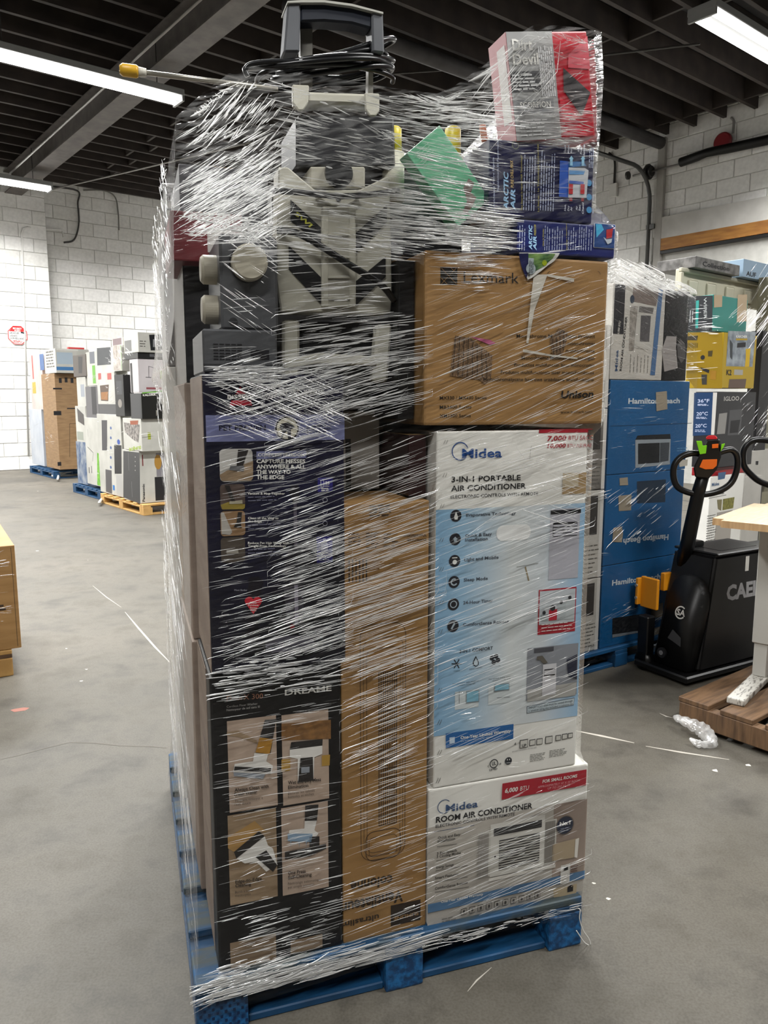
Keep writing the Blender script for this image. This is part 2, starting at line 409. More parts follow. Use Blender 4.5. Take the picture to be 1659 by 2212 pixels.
# --- lamps
LAMPHOUSE = ink('#8f9090', .5)
def emit(name, strength, col=(1, .99, .96, 1)):
    m = bpy.data.materials.new(name); m.use_nodes = True; nt = m.node_tree; nt.nodes.remove(nt.nodes['Principled BSDF'])
    e = nt.nodes.new('ShaderNodeEmission'); e.inputs[0].default_value = col; e.inputs[1].default_value = strength
    nt.links.new(e.outputs[0], nt.nodes['Material Output'].inputs[0]); return m
TUBE_M = emit('lit_tube', TUBE_E); TUBE_M.cycles.emission_sampling = 'NONE'
protos = None
def lamp(u, v, z, label, L_=2.42):
    r = empty('ceiling_lamp', UV(u, v, z), YAW_ROOM, label, 'lamp', 'fluorescent ceiling lamps')
    global protos
    if protos is None:
        a = box('housing', 0, -.16, .035, L_, .16, .11, LAMPHOUSE, r, .006)
        t1 = mesh_obj('tube', *tube_verts([(.03, -.09, 0), (L_ - .03, -.09, 0)], .019, 8), TUBE_M, r, True)
        t2 = mesh_obj('tube', *tube_verts([(.03, .09, 0), (L_ - .03, .09, 0)], .019, 8), TUBE_M, r, True)
        s1 = box('socket', 0, -.15, -.03, .03, .15, .04, LAMPHOUSE, r); s2 = box('socket', L_ - .03, -.15, -.03, L_, .15, .04, LAMPHOUSE, r)
        h1 = tube('hanger', [(.3, 0, .1), (.3, 0, ZC - z + .02)], .006, CABLE, r, 5); h2 = tube('hanger', [(L_ - .3, 0, .1), (L_ - .3, 0, ZC - z + .02)], .006, CABLE, r, 5)
        protos = [a, t1, t2, s1, s2, h1, h2]
    else:
        for p in protos:
            c = p.copy(); COL.objects.link(c); c.parent = r
    ld = bpy.data.lights.new('lamp_light', 'AREA'); ld.shape = 'RECTANGLE'; ld.size = L_ - .1; ld.size_y = .27; ld.spread = R(155); ld.energy = LAMP_W; ld.color = (1, .995, .975)
    lo = bpy.data.objects.new('lamp_light', ld); COL.objects.link(lo); lo.parent = r; lo.location = (L_ / 2, 0, -.022)
    return r
ZL = 5.3
for v, rows in ((15.5, ((2.1, 'shorter-looking lit lamp hanging nearest the white block wall'), (-.35, 'ceiling lamp before the wall lamp, out of view'), (-2.8, 'ceiling lamp farther along the wall row, out of view'), (7.75, 'ceiling lamp of the wall row hidden behind the wrapped load'), (10.2, 'last ceiling lamp of the wall row hidden behind the wrapped load'))),  # farther and hidden lamps of this row are added to brighten aisle and wall
                (10.0, ((2.18, 'long glaring ceiling lamp behind the yellow-tipped lance'), (-.28, 'glaring ceiling lamp continuing the long lamp past its joint'), (-2.74, 'ceiling lamp third along the long row over the aisle'), (-5.2, 'ceiling lamp fourth along the long row over the aisle'), (7.75, 'ceiling lamp of the long row hidden behind the wrapped load'))),  # third, fourth and hidden lamps are added unseen to light floor and walls
                (4.55, ((7.75, 'bright ceiling lamp over the garage door wall'), (10.2, 'ceiling lamp end to end with the bright garage-side lamp'), (-.3, 'ceiling lamp overhead beside the camera'), (2.15, 'ceiling lamp overhead above the wrapped pallet load'))),
                (-1.0, ((-3.0, 'ceiling lamp in the row behind the viewer, first'), (2.15, 'ceiling lamp in the row behind the viewer, second'), (7.75, 'ceiling lamp in the row behind the viewer, third')))):
    for u, lb in rows: lamp(u, v, ZL, lb)
# --- things on the white wall
def onv(x, y, vv): return onplane(x, y, V * vv, V)
def onu(x, y, uu): return onplane(x, y, U * uu, U)
vp = VW - .475
cab('wall_conduit', [onv(62, 985, vp), onv(47, 505, vp), onv(50, 494, vp), onv(60, 491, vp), onv(134, 497, VW - .04), onv(137, 512, VW - .04)], .02, ink('#d6d5d1', .5), 'white painted conduit running up the block pilaster', smooth=False)
cab('wall_cable', [UV(5.1, VW - .05, 5.95), onv(167, 412, VW - .05), onv(168, 440, VW - .05), onv(170, 485, VW - .05), onv(160, 518, VW - .05), onv(138, 524, VW - .05)], .018, CABLE, 'dark cable hanging down the top of the white block wall', 'cable')
cab('wall_cable', [onv(180, 411, VW - .05), onv(225, 412, VW - .05), onv(248, 425, VW - .05), onv(255, 455, VW - .05), onv(257, 497, VW - .05)], .014, ink('#77756f'), 'grey cable looping over the upper blocks of the white wall', 'cable')
# octagonal sign
c = onv(38, 724, vp); sg = empty('warning_sign', c, YAW_ROOM, 'red and white octagonal video surveillance sign on the block wall', 'sign')
def octo(r): return [(r / math.cos(R(22.5)) * math.cos(R(22.5 + 45 * k)), r / math.cos(R(22.5)) * math.sin(R(22.5 + 45 * k))) for k in range(8)]
prism('sign_plate', octo(.19), -.004, .0, ink('#d9d9d6'), sg)
F = Face(sg, (0, -.004, 0), (1, 0, 0), (0, 0, 1), (0, -1, 0), .38, .38, 'm')
o8, o9 = octo(.187), octo(.172)
mesh_obj('sign_border', [F.p3(a, b, 1) for a, b in o8 + o9], [(k, (k + 1) % 8, 8 + (k + 1) % 8, 8 + k) for k in range(8)], ink('#b82a2c'), sg)
F.face_poly([(-.165, .072), (.165, .072), (.075, .172), (-.075, .172)], ink('#b82a2c'), 'red_band', 1)
F.T('SECURITY', -.085, .118, .085, .118, .032, ink('#e8e6e2'), .02); F.T('ALERT', -.06, .08, .06, .08, .03, ink('#e8e6e2'), .02)
F.T('24 HOUR', -.15, .02, .03, .02, .038, ink('#26262a'), .02); F.T('VIDEO', -.15, -.035, -.01, -.035, .034, ink('#26262a'), .02); F.T('SURVEILLANCE', -.15, -.085, .15, -.085, .034, ink('#26262a'), .02)
F.face_poly([(.06, .045), (.14, .03), (.15, .06), (.07, .075)], ink('#26262a'), 'camera_symbol', 2); F.face_poly([(.12, .03), (.16, -.01), (.165, 0), (.13, .035)], ink('#26262a'), 'camera_symbol', 2)
F.lines(-.09, -.105, .09, -.155, 3, .012, ink('#b85a58'))
# --- garage door corner on the right wall
WU = UW - .02
def g(v, z, out=0.0): return UV(WU - out, v, z)
door = empty('door_1', UV(UW + .05, 7.95, 0), YAW_ROOM); door['kind'] = 'structure'     # local y runs along +V, so negative y goes into the opening
DOORW = noisy('white_garage_panel', '#b8b6ae', '#c5c3bb', 3, .55)
for k in range(7):
    box('door_panel', 0, -4.7, k * .58 + .004, .05, 0, k * .58 + .576, DOORW, door, .004)
    for j in range(3): box('panel_groove', -.004, -4.7, k * .58 + .12 + .15 * j, .0, 0, k * .58 + .128 + .15 * j, ink('#96948d'), door)
beam = box('trim_3', 0, -4.7, 4.06, .06, .0, 4.26, noisy('orange_timber', '#8a5c2c', '#a87638', 3, .6, stretch=(6, 1, 6)), None); beam.matrix_world = Matrix.Translation(UV(UW - .08, 7.95, 0)) @ Matrix.Rotation(YAW_ROOM, 4, 'Z'); beam['kind'] = 'structure'
seal = box('trim_4', 0, -4.7, 4.0, .05, .0, 4.05, ink('#1c1b1a'), None); seal.matrix_world = beam.matrix_world; seal['kind'] = 'structure'
lint = box('trim_5', 0, -4.7, 4.26, .05, .0, 4.62, noisy('painted_lintel', '#b5b3ae', '#c2c0bb', 4, .7), None); lint.matrix_world = beam.matrix_world; lint['kind'] = 'structure'
jamb = box('trim_6', -.06, 0, 0, .05, .13, 5.95, noisy('painted_jamb', '#8d8a84', '#a3a09a', 3, .6), None); jamb.matrix_world = Matrix.Translation(UV(UW - .03, 7.92, 0)) @ Matrix.Rotation(YAW_ROOM, 4, 'Z'); jamb['kind'] = 'structure'
TRK = ink('#4c4c4b', .35, .6)
tk = empty('door_track', g(8.2, 0), YAW_ROOM, 'curved steel door track bending from the wall jamb to overhead', 'track')
def gl(v, z, out=0.0): return (-out, v - 8.2, z)
cur = [gl(8.16, 2.9, .08), gl(8.16, 4.9, .08)] + [gl(8.16 + 0.0 * k, 4.9 + .55 * math.sin(R(15 * k)), .08 + .55 * (1 - math.cos(R(15 * k)))) for k in range(1, 7)] + [gl(8.16, 5.45, 3.6)]
tube('rail', cur, .035, TRK, tk, 8); box('bracket', -.1, -.16, 4.45, .0, .0, 4.53, TRK, tk); box('bracket', -.1, -.16, 3.75, .0, -.0, 3.8, TRK, tk)
box('mounting_angle', -.04, -.14, 4.3, -.0, -.09, 5.3, ink('#cfcdc8', .5), tk)
box('roller_hinge', -.14, -.12, 3.28, -.02, .02, 3.6, TRK, tk, .01); tube('roller_pin', [(-.2, -.16, 3.45), (-.2, .12, 3.45)], .018, ink('#8a8a88', .3, .7), tk); tube('roller_pin', [(-.2, -.16, 3.36), (-.2, .12, 3.36)], .018, ink('#8a8a88', .3, .7), tk)
ts = empty('torsion_spring', g(8.2, 5.42), YAW_ROOM, 'dark torsion spring shaft with cable drum above the garage door', 'spring')
tube('shaft', [(-.12, .3, 0), (-.12, -3.8, -.02)], .018, ink('#9a9894', .3, .7), ts); tube('spring_coil', [(-.12, -.62, .02), (-.12, -1.1, .06), (-.12, -2.1, .02), (-.12, -3.6, 0)], .075, ink('#20201f', .5, .4), ts, 12)
for yy, rr in ((.05, .09), (.0, .13), (-.05, .09)): disc('drum_plate', (-.12, yy - .0, 0), rr, .03, (0, -1, 0), TRK, ts)
disc('end_bearing', (-.12, .42, .03), .07, .03, (0, -1, 0), TRK, ts)
bl = disc('alarm_bell', g(6.87, 5.6, .06), .15, .06, -U, ink('#7a2226', .4), None, 28, .02); tag(bl, 'round dark red alarm bell on the garage wall', 'bell')
cab('bell_conduit', [g(6.8, 5.97), g(6.75, 5.9), g(6.75, 5.72)], .02, CONDUIT, 'pale conduit dropping from the ceiling to the red bell')
jb = box('outlet_box', -.06, -.08, -.12, 0, .08, .12, ink('#d8d7d3', .4), None, .006); jb.matrix_world = Matrix.Translation(g(8.96, 5.28)) @ Matrix.Rotation(YAW_ROOM, 4, 'Z'); tag(jb, 'small white outlet box on the block wall by the door track', 'outlet box')
cab('outlet_cable', [g(8.96, 5.4, .02), g(8.97, 5.8, .02), g(9.1, 5.97, .02)], .02, CABLE, 'dark cable running up from the white outlet box', 'cable')
# ================================================================== the wrapped load
A = R(18.2); E1 = Vector((math.cos(A), math.sin(A), 0)); E2 = Vector((-math.sin(A), math.cos(A), 0)); LO = Vector((-0.43202, 1.57858, 0))
def LP(s, t, z=0.0): return LO + E1 * s + E2 * t + Vector((0, 0, z))
def pallet(name, loc, yaw, w, d, label, mats, nb=7, hh=.14, group='loading pallets', bot=True):
    """deck boards along x, stringer boards along y, nine blocks"""
    top, side, blk = mats
    r = empty(name, loc, yaw, label, 'pallet', group); bw = .118; 
    for k in range(nb):
        y = k * (d - bw) / (nb - 1); box('deck_board', 0, y, hh - .022, w, y + bw, hh, top, r, .003)
    for x in (0, w / 2 - .05, w - .1): box('stringer_board', x, 0, hh - .042, x + .1, d, hh - .022, side, r, .002)
    for i, x in enumerate((0, w / 2 - .05, w - .1)):
        for y in (0.0, d / 2 - .07, d - .14):
            ww = .12 if i == 0 else .1
            box('block', x, y - .004, .0, x + ww, y + .14, hh - .042, blk, r, .006, 2)
    if bot:
        for y in (.012, d / 2 - .05, d - .112):
            for x0, x1 in ((.12, w / 2 - .05), (w / 2 + .05, w - .1)): box('bottom_board', x0, y, .0, x1, y + .1, .02, side, r, .003)
        for x in (.0, w - .1):
            for y0, y1 in ((.14, d / 2 - .07), (d / 2 + .07, d - .14)): box('bottom_board', x, y0, 0, x + .1, y1, .02, side, r, .003)
    return r
pr = pallet('pallet', LP(0, 0), A, 1.016, 1.22, 'blue painted wooden pallet carrying the tall wrapped load', (BLUE_WORN, BLUE_WOOD, BLUE_BLOCK))
F = Face(pr, (0, -.004, 0), (1, 0, 0), (0, 0, 1), (0, -1, 0), 1, .14, 'm')
vs = []; fs = []
for i in range(6):
    for j in range(8):
        x = .008 + i * .019 + (j % 2) * .009; z = .008 + j * .0115; k = len(vs)
        for a, b_ in ((x, z), (x + .006, z), (x + .006, z + .0075), (x, z + .0075)): vs.append(F.p3(a, b_, 1))
        fs.append((k, k + 1, k + 2, k + 3))
tag(mesh_obj('block_slots', vs, fs, ink('#0a2446'), pr), kind='stuff')
WHT = ink('#dedcd6'); BLK = ink('#17161a'); NAVY = ink('#1d4583'); RED = ink('#a01c2c'); GRYT = ink('#55534f')
# ---------------------------------------------------------------- black floor washer carton (bottom, left column)
FT = .02
r, F, L = carton('carton', LP(.057, FT, .14), A, .298, .30, .716, ink('#100f11', .4), 'black floor washer carton with four photo tiles, bottom of the stack', bev=.006, tape=False)
L.mode = 'n'
box('side_panel', -.0012, .075, .004, .0, .297, .712, KRAFT_PALE, r)
F.T('FloorX 300', 489.6, 1514, 567.7, 1508, 11, ink('#a0705a'), .0); F.T('DREAME', 615, 1501.6, 716, 1491.6, 11.5, WHT, .02)
F.T('Cordless Floor Washer', 489.6, 1528.5, 556, 1521.5, 4.6, ink('#a8a5a2')); F.T('Nettoyeur de sol sans fil', 489.6, 1536, 561, 1528, 4.8, ink('#a8a5a2'))
TILE = noisy('tile_photo_beige', '#a08c7c', '#b9a595', 12, .4, lo=.3, hi=.7); WOODP = noisy('tile_photo_wood', '#7d6850', '#a08a70', 10, .4, stretch=(1, 1, 5)); CARPET = noisy('tile_photo_carpet', '#6a4a2a', '#8c6438', 60, .6)
HEADW = ink('#d8d5d0'); HEADD = ink('#2a2726'); HEADG = ink('#8a9098'); AMBER = ink('#a87a30')
t1 = F.Rr(490, 1558, 600, 1738.6, TILE, 'photo_tile'); t2 = F.Rr(607.8, 1545, 711, 1724, TILE, 'photo_tile'); t3 = F.Rr(491.4, 1762, 600, 1935.6, WOODP, 'photo_tile'); t4 = F.Rr(607, 1746, 710, 1915, TILE, 'photo_tile')
def cp8(x, y): return (360 + x / 2.793, 1420 + y / 2.793)
def P8(pts, m, lay=2, par=None, name='picture_shape'): return F.P([cp8(*p) for p in pts], m, name, lay, par)
P8([(363, 450), (430, 440), (545, 500), (545, 520), (440, 480), (363, 470)], WOODP, 2, t1)
P8([(592, 375), (660, 370), (625, 580), (535, 570)], HEADD, 3, t1); P8([(560, 480), (640, 490), (620, 580), (535, 570)], AMBER, 4, t1)
P8([(528, 575), (612, 580), (600, 625), (640, 650), (632, 700), (400, 690), (410, 640), (520, 625)], HEADW, 3, t1); P8([(410, 655), (630, 665), (625, 690), (405, 680)], HEADD, 4, t1); P8([(402, 690), (595, 700), (580, 730), (404, 712)], HEADG, 5, t1)
P8([(692, 400), (990, 375), (990, 490), (692, 500)], CARPET, 2, t2); P8([(692, 615), (745, 612), (745, 680), (692, 690)], ink('#a8843c'), 2, t2); P8([(935, 590), (985, 585), (982, 650), (935, 655)], ink('#a8843c'), 2, t2)
P8([(742, 555), (938, 530), (938, 580), (890, 600), (885, 740), (790, 755), (790, 610), (742, 600)], HEADW, 3, t2); P8([(750, 510), (940, 490), (938, 530), (742, 555)], HEADD, 3, t2); P8([(806, 605), (880, 598), (884, 740), (792, 750)], HEADD, 4, t2); P8([(810, 660), (860, 655), (860, 690), (810, 695)], HEADG, 5, t2)
P8([(368, 1085), (530, 985), (600, 1050), (560, 1050), (420, 1180), (370, 1150)], ink('#a88450'), 2, t3); P8([(405, 1170), (555, 1045), (590, 1075), (420, 1210)], HEADD, 4, t3); P8([(420, 1210), (590, 1075), (610, 1130), (640, 1150), (668, 1250), (600, 1290), (540, 1230), (470, 1240)], HEADW, 3, t3); P8([(535, 1200), (600, 1160), (666, 1250), (640, 1290)], HEADD, 4, t3)
P8([(835, 890), (915, 885), (905, 985), (832, 985)], HEADD, 3, t4); P8([(832, 985), (905, 980), (890, 1040), (915, 1060), (900, 1080), (735, 1060), (740, 1040), (830, 1030)], HEADW, 3, t4); P8([(728, 1060), (880, 1060), (870, 1110), (730, 1105)], ink('#7f97ad'), 4, t4); P8([(712, 1170), (850, 1145), (960, 1120), (960, 1150), (860, 1195), (712, 1215)], HEADD, 4, t4); P8([(860, 1080), (920, 1075), (920, 1130), (860, 1140)], HEADD, 4, t4)
for x_ in (745, 795, 838): P8([(x_, 1105), (x_ + 5, 1105), (x_ + 2, 1145)], ink('#7f97ad'), 5, t4)
DK = ink('#2b2422')
for s_, x0, y0, x1, y1, h_ in (('Always Clean with', 408, 806, 613, 781, 20), ('Fresh Water', 408, 832, 545, 815, 20), ('Toujours nettoyer à', 408, 868, 578, 848, 15), ("l'eau douce", 408, 890, 505, 878, 15), ('Wet and Dry Mess', 730, 762, 928, 740, 20), ('Elimination', 730, 790, 852, 776, 20), ('Éliminer les saletés', 730, 825, 890, 803, 15), ('humides et sèches', 730, 845, 886, 825, 15), ('Edge-to-Edge', 412, 1358, 572, 1338, 20), ('Cleaning', 412, 1382, 508, 1369, 20), ('Bords à bords', 412, 1418, 520, 1404, 14), ('nettoyés', 412, 1438, 505, 1427, 14), ('One Press', 730, 1306, 836, 1293, 20), ('Self-Cleaning', 730, 1333, 872, 1313, 20), ('Nettoyage automatique', 730, 1367, 930, 1340, 15), ('par simple pression', 730, 1389, 888, 1368, 15)):
    a = cp8(x0, y0); b = cp8(x1, y1); F.T(s_, *a, *b, h_ / 2.793, DK if h_ == 20 else ink('#4a403a'), .02 if h_ == 20 else 0.0, lay=6)
F.Rr(496.8, 2037, 597, 2073, ink('#8a7660', .5), 'brown_sticker'); F.Rr(627.5, 2032, 696.5, 2045, ink('#8a7660', .5), 'brown_sticker')
L.lines(.35, .28, .75, .42, 4, .006, ink('#3c3550')); L.Rr(.30, .80, .8, .97, ink('#4d5259'), 'grey_label')
# ---------------------------------------------------------------- navy carton above it
r, F, L = carton('carton', LP(.064, FT, .862), A, .304, .32, .652, noisy('navy_print', '#080814', '#14123f', 1.6, .38, lo=.42, hi=.75), 'navy wet-dry vacuum carton with lilac band, above the black carton', bev=.004, tape=False)
box('side_panel', -.0012, .004, .004, .0, .316, .648, KRAFT_PALE, r)
def c5(x, y): return (360 + x / 3.252, 780 + y / 3.252)
LILAC = ink('#70749a'); 
F.Rr(443.9, 897, 744.2, 949.7, LILAC, 'lilac_band')
F.T('PET PROVEN', 473, 929.5, 573.7, 928.5, 10.5, ink('#17162c'), .025)
F.E(619.8, 925.4, 28, ink('#b9b9c8'), 'badge', 2); F.E(619.8, 925.4, 26, ink('#23222c'), 'badge', 3); F.E(619.8, 925.4, 23, ink('#cfc9b4'), 'badge', 4)
F.P([c5(*p) for p in ((800, 440), (850, 430), (870, 440), (895, 455), (895, 468), (870, 478), (872, 545), (850, 545), (845, 490), (820, 510), (812, 540), (800, 540), (810, 490), (790, 470))], ink('#23222c'), 'dog_silhouette', 5)
F.P([c5(517, 178), c5(552, 232), c5(482, 232)], ink('#b3273a'), 'red_triangle', 2); F.P([c5(455, 275), c5(590, 275), c5(600, 312), c5(440, 312)], ink('#b3273a'), 'red_triangle', 2)
F.T('BISSELL', *c5(427, 264), *c5(612, 264), 8.5, WHT, .02); F.L(*c5(685, 175), *c5(685, 320), .6, ink('#8888a0')); F.T('CROSSWAVE', *c5(755, 236), *c5(1105, 238), 10, WHT); F.T('OMNIFORCE', *c5(755, 268), *c5(945, 268), 5, ink('#9a9ab0'))
for s_, yy, xe in (('Engineered to', 462, 1150), ('pick up after', 482, 1150), ('pet messes', 502, 1120)): F.T(s_, *c5(985, yy), *c5(xe, yy), 4.2, ink('#23233c'), .02)
def rpic(x0, y0, x1, y1, m): return F.Rr(*c5(x0, y0), *c5(x1, y1), m, 'photo_tile', 2, rad=.14)
p_ = rpic(368, 618, 607, 842, ink('#b4b1ac'))
F.P([c5(*p) for p in ((370, 800), (420, 770), (606, 700), (606, 820), (590, 840), (385, 840))], WOODP, 'picture_shape', 3, p_); F.P([c5(*p) for p in ((500, 622), (572, 622), (535, 735), (490, 735))], HEADD, 'picture_shape', 4, p_); F.P([c5(*p) for p in ((445, 735), (545, 735), (540, 775), (440, 765))], ink('#6a6a6c'), 'picture_shape', 4, p_)
p_ = rpic(373, 868, 552, 1040, ink('#51443f')); F.P([c5(*p) for p in ((378, 1010), (430, 990), (550, 1005), (548, 1030), (535, 1040), (390, 1040))], ink('#8d7b34'), 'picture_shape', 3, p_); F.P([c5(*p) for p in ((440, 985), (530, 975), (532, 1000), (440, 1003))], ink('#a9a28e'), 'picture_shape', 4, p_); F.P([c5(*p) for p in ((405, 872), (440, 872), (480, 985), (455, 985))], HEADD, 'picture_shape', 4, p_)
p_ = rpic(375, 1057, 553, 1222, ink('#8a6d4f')); F.P([c5(*p) for p in ((380, 1062), (400, 1062), (460, 1200), (445, 1218), (385, 1215))], ink('#a7a29a'), 'picture_shape', 3, p_); F.P([c5(*p) for p in ((500, 1060), (528, 1060), (520, 1140), (525, 1170), (470, 1165), (490, 1130))], HEADD, 'picture_shape', 4, p_)
p_ = rpic(378, 1240, 553, 1405, ink('#4c443c')); F.P([c5(*p) for p in ((420, 1325), (500, 1318), (505, 1350), (420, 1352))], ink('#8f8a80'), 'picture_shape', 3, p_)
F.Rr(*c5(630, 635), *c5(980, 680), LILAC, 'lilac_label'); F.T('CORDLESS FREEDOM', *c5(640, 669), *c5(968, 669), 6.6, WHT, .02)
for s_, yy, xe in (('CAPTURE MESSES', 716, 973), ('ANYWHERE & ALL', 754, 975), ('THE WAY TO', 791, 870), ('THE EDGE', 828, 825)): F.T(s_, *c5(630, yy), *c5(xe, yy), 8, WHT, .03)
for s_, x0, yy, xe in (('Vacuum & Mop Together', 567, 937, 830), ('Clean all the Way to', 570, 1110, 785), ('the Edge', 570, 1132, 667), ('Reduce Pet Hair Wrap with', 570, 1284, 858), ('Tangle-Free Technology', 570, 1305, 840)): F.T(s_, *c5(x0, yy), *c5(xe, yy), 4.6, WHT, .02)
F.lines(*c5(570, 945), *c5(770, 985), 2, 2, ink('#77778c')); F.lines(*c5(570, 1140), *c5(815, 1180), 2, 2, ink('#77778c')); F.lines(*c5(570, 1315), *c5(800, 1370), 3, 2, ink('#77778c'))
BADGE = ink('#2a2578')
F.Rr(*c5(1060, 820), *c5(1167, 915), BADGE, 'run_time_badge'); F.T('25', *c5(1113, 866), *c5(1143, 866), 6.5, WHT, .02); F.T('MIN.', *c5(1113, 884), *c5(1143, 884), 3, WHT); F.Rr(*c5(1080, 835), *c5(1105, 882), ink('#d0cfdd'), 'battery_icon', 2); F.Rr(*c5(1084, 840), *c5(1101, 878), BADGE, 'battery_icon', 3); F.lines(*c5(1085, 890), *c5(1145, 912), 2, 2, WHT)
F.Rr(*c5(1052, 1235), *c5(1165, 1412), BADGE, 'bottle_badge'); F.P([c5(*p) for p in ((1098, 1245), (1118, 1245), (1118, 1262), (1135, 1290), (1130, 1335), (1085, 1335), (1082, 1290), (1098, 1262))], ink('#a9a9c4'), 'bottle_picture', 2); F.lines(*c5(1070, 1345), *c5(1150, 1400), 4, 2, ink('#b8b8cc'))
for yy, s_ in ((975, 'bulb_icon'), (1058, 'gear_icon'), (1140, 'two_icon')): F.ring(*c5(1112, yy), 5.5, 1.2, ink('#9a9aa6'), s_, 2)
VG = ink('#55505c'); VL = ink('#8a8494')
F.P([c5(*p) for p in ((870, 870), (925, 870), (935, 920), (920, 1000), (885, 1000), (862, 920))], ink('#1f1d24'), 'vacuum_picture', 2); F.Rr(*c5(890, 1000), *c5(918, 1320), VG, 'vacuum_picture', 2); F.P([c5(*p) for p in ((850, 1320), (955, 1320), (960, 1560), (940, 1580), (830, 1580), (835, 1400))], ink('#25222c'), 'vacuum_picture', 2)
F.P([c5(*p) for p in ((820, 1580), (970, 1570), (950, 1860), (845, 1870))], ink('#3a3640'), 'vacuum_picture', 3); F.Rr(*c5(895, 1570), *c5(925, 1850), VL, 'vacuum_picture', 4); F.P([c5(*p) for p in ((690, 1960), (760, 1930), (1000, 1925), (1050, 1990), (1040, 2040), (700, 2045))], ink('#5d5a66'), 'vacuum_picture', 2); F.E(*c5(880, 1862), 5, ink('#a03038'), 'red_wheel', 5)
hc = (608, 1700); F.P([c5(hc[0] + 62 * x, hc[1] - 60 * y) for x, y in ((0, .45), (.2, .72), (.5, .78), (.85, .6), (1, .3), (.85, -.05), (.5, -.55), (0, -1.25), (-.5, -.55), (-.85, -.05), (-1, .3), (-.85, .6), (-.5, .78), (-.2, .72))], ink('#c02434'), 'red_heart', 3)
for i_, s_ in enumerate(('Every', 'Purchase', 'Saves', 'Pets')): F.T(s_, *c5(608 - (24, 36, 24, 20)[i_], 1700 + i_ * 18), *c5(608 + (24, 36, 24, 20)[i_], 1700 + i_ * 18), 3.4, WHT, .01, lay=4)
F.T('Meet Banko', *c5(475, 1613), *c5(563, 1613), 3.4, ink('#b8b8c4')); F.P([c5(*p) for p in ((575, 1520), (640, 1510), (680, 1545), (660, 1640), (640, 1900), (690, 2000), (560, 2000), (570, 1660))], ink('#131019'), 'dog_picture', 2)
# ---------------------------------------------------------------- tall brown tower fan carton
r, F, L = carton('carton', LP(.358, .024, .14), A, .216, .22, 1.088, KRAFT, 'tall brown tower fan carton printed with a fan outline, standing in the middle', bev=.003, tape=False)
DR = ink('#3b2c20', .6)
def c9(x, y): return (700 + x / 1.843, 860 + y / 1.843)
def outline(x0, y0, x1, y1, rx, wd, name='fan_outline'):
    a, b = F.c(*c9(x0, y0)), F.c(*c9(x1, y1)); x_0, x_1 = a.x, b.x; y_1, y_0 = a.y, b.y; pts = []
    for cx_, cy_, st in ((x_1 - rx, y_1 - rx, 0), (x_0 + rx, y_1 - rx, 90), (x_0 + rx, y_0 + rx, 180), (x_1 - rx, y_0 + rx, 270)):
        for k in range(7): an = R(st + 15 * k); pts.append((cx_ + rx * math.cos(an), cy_ + rx * math.sin(an), math.cos(an), math.sin(an)))
    n = len(pts); vs = [F.p3(x, y, 1) for x, y, _, _ in pts] + [F.p3(x - wd * c_, y - wd * s_, 1) for x, y, c_, s_ in pts]
    mesh_obj(name, vs, [(k, (k + 1) % n, n + (k + 1) % n, n + k) for k in range(n)], DR, r)
outline(142, 905, 322, 1815, .03, .0013); outline(155, 960, 312, 1800, .024, .001); outline(168, 1000, 302, 1790, .018, .001); outline(165, 1730, 305, 1822, .022, .0016); outline(178, 1752, 290, 1808, .012, .001)
g0, g1 = F.c(*c9(218, 1092)), F.c(*c9(287, 1690))
for k in range(9):
    x = g0.x + (g1.x - g0.x) * k / 8; F.face_poly([(x - .0011, g1.y), (x + .0011, g1.y), (x + .0011, g0.y), (x - .0011, g0.y)], DR, 'grille_line', 1)
for k in range(17):
    y = g1.y + (g0.y - g1.y) * k / 16; F.face_poly([(g0.x, y - .0008), (g1.x, y - .0008), (g1.x, y + .0008), (g0.x, y + .0008)], DR, 'grille_line', 1)
F.T('colonne', 847.6, 1889, 757, 1905, 21, ink('#33271d'), .03); F.T('Ventilateur', 870, 1922, 737, 1951, 23, ink('#33271d'), .03); F.T('ultraslim', 818, 1974, 738, 1992, 12, ink('#33271d'), .02)
F.Rr(844, 1956, 908, 1986, ink('#2b2119'), 'black_logo'); F.T('SLIMLINE', 904, 1968, 850, 1981, 7, KRAFT, .02)
F.T('colonne', 921, 1163, 879, 1165, 6, DR, .02); F.T('Ventilateur', 921, 1153, 870, 1155, 6, DR, .02); F.lines(752, 1150, 780, 1180, 4, 2.2, DR); F.lines(790, 1148, 818, 1185, 5, 2.2, DR); F.lines(828, 1150, 860, 1182, 4, 2.2, DR)
F.lines(750, 1210, 795, 1255, 6, 3, DR, vert=True, name='barcode', jitter=0); F.lines(798, 1090, 850, 1115, 4, 3, DR)
# ---------------------------------------------------------------- window air conditioner carton
r, F, L = carton('carton', LP(.577, FT, .14), A, .455, .38, .366, CARD_WHITE, 'white window air conditioner carton with a red corner banner, bottom layer', tape=False)
def c7(x, y): return (900 + x / 3.457, 1380 + y / 3.457)
Wd, Hh = .455, .366
TAUPE = noisy('printed_taupe_room', '#8a7a70', '#9c8c80', 3, .45); PALEROOM = noisy('printed_pale_room', '#a8a29a', '#bcb6ad', 2, .45)
def rel(x0, y0, x1, y1): return (x0 * Wd, (1 - y1) * Hh, x1 * Wd, (1 - y0) * Hh)
def RB(x0, y0, x1, y1, m, nm='printed_panel', lay=1):
    a0, b0, a1, b1 = rel(x0, y0, x1, y1); return F.face_poly([(a0, b0), (a1, b0), (a1, b1), (a0, b1)], m, nm, lay)
RB(.0, .27, 1, 1, PALEROOM, 'room_photo', 1); RB(.78, .27, 1, .86, TAUPE, 'room_photo', 2)
F.P([c7(638, 1078), c7(1266, 972), c7(1262, 1090), c7(632, 1198)], RED, 'red_banner', 3)
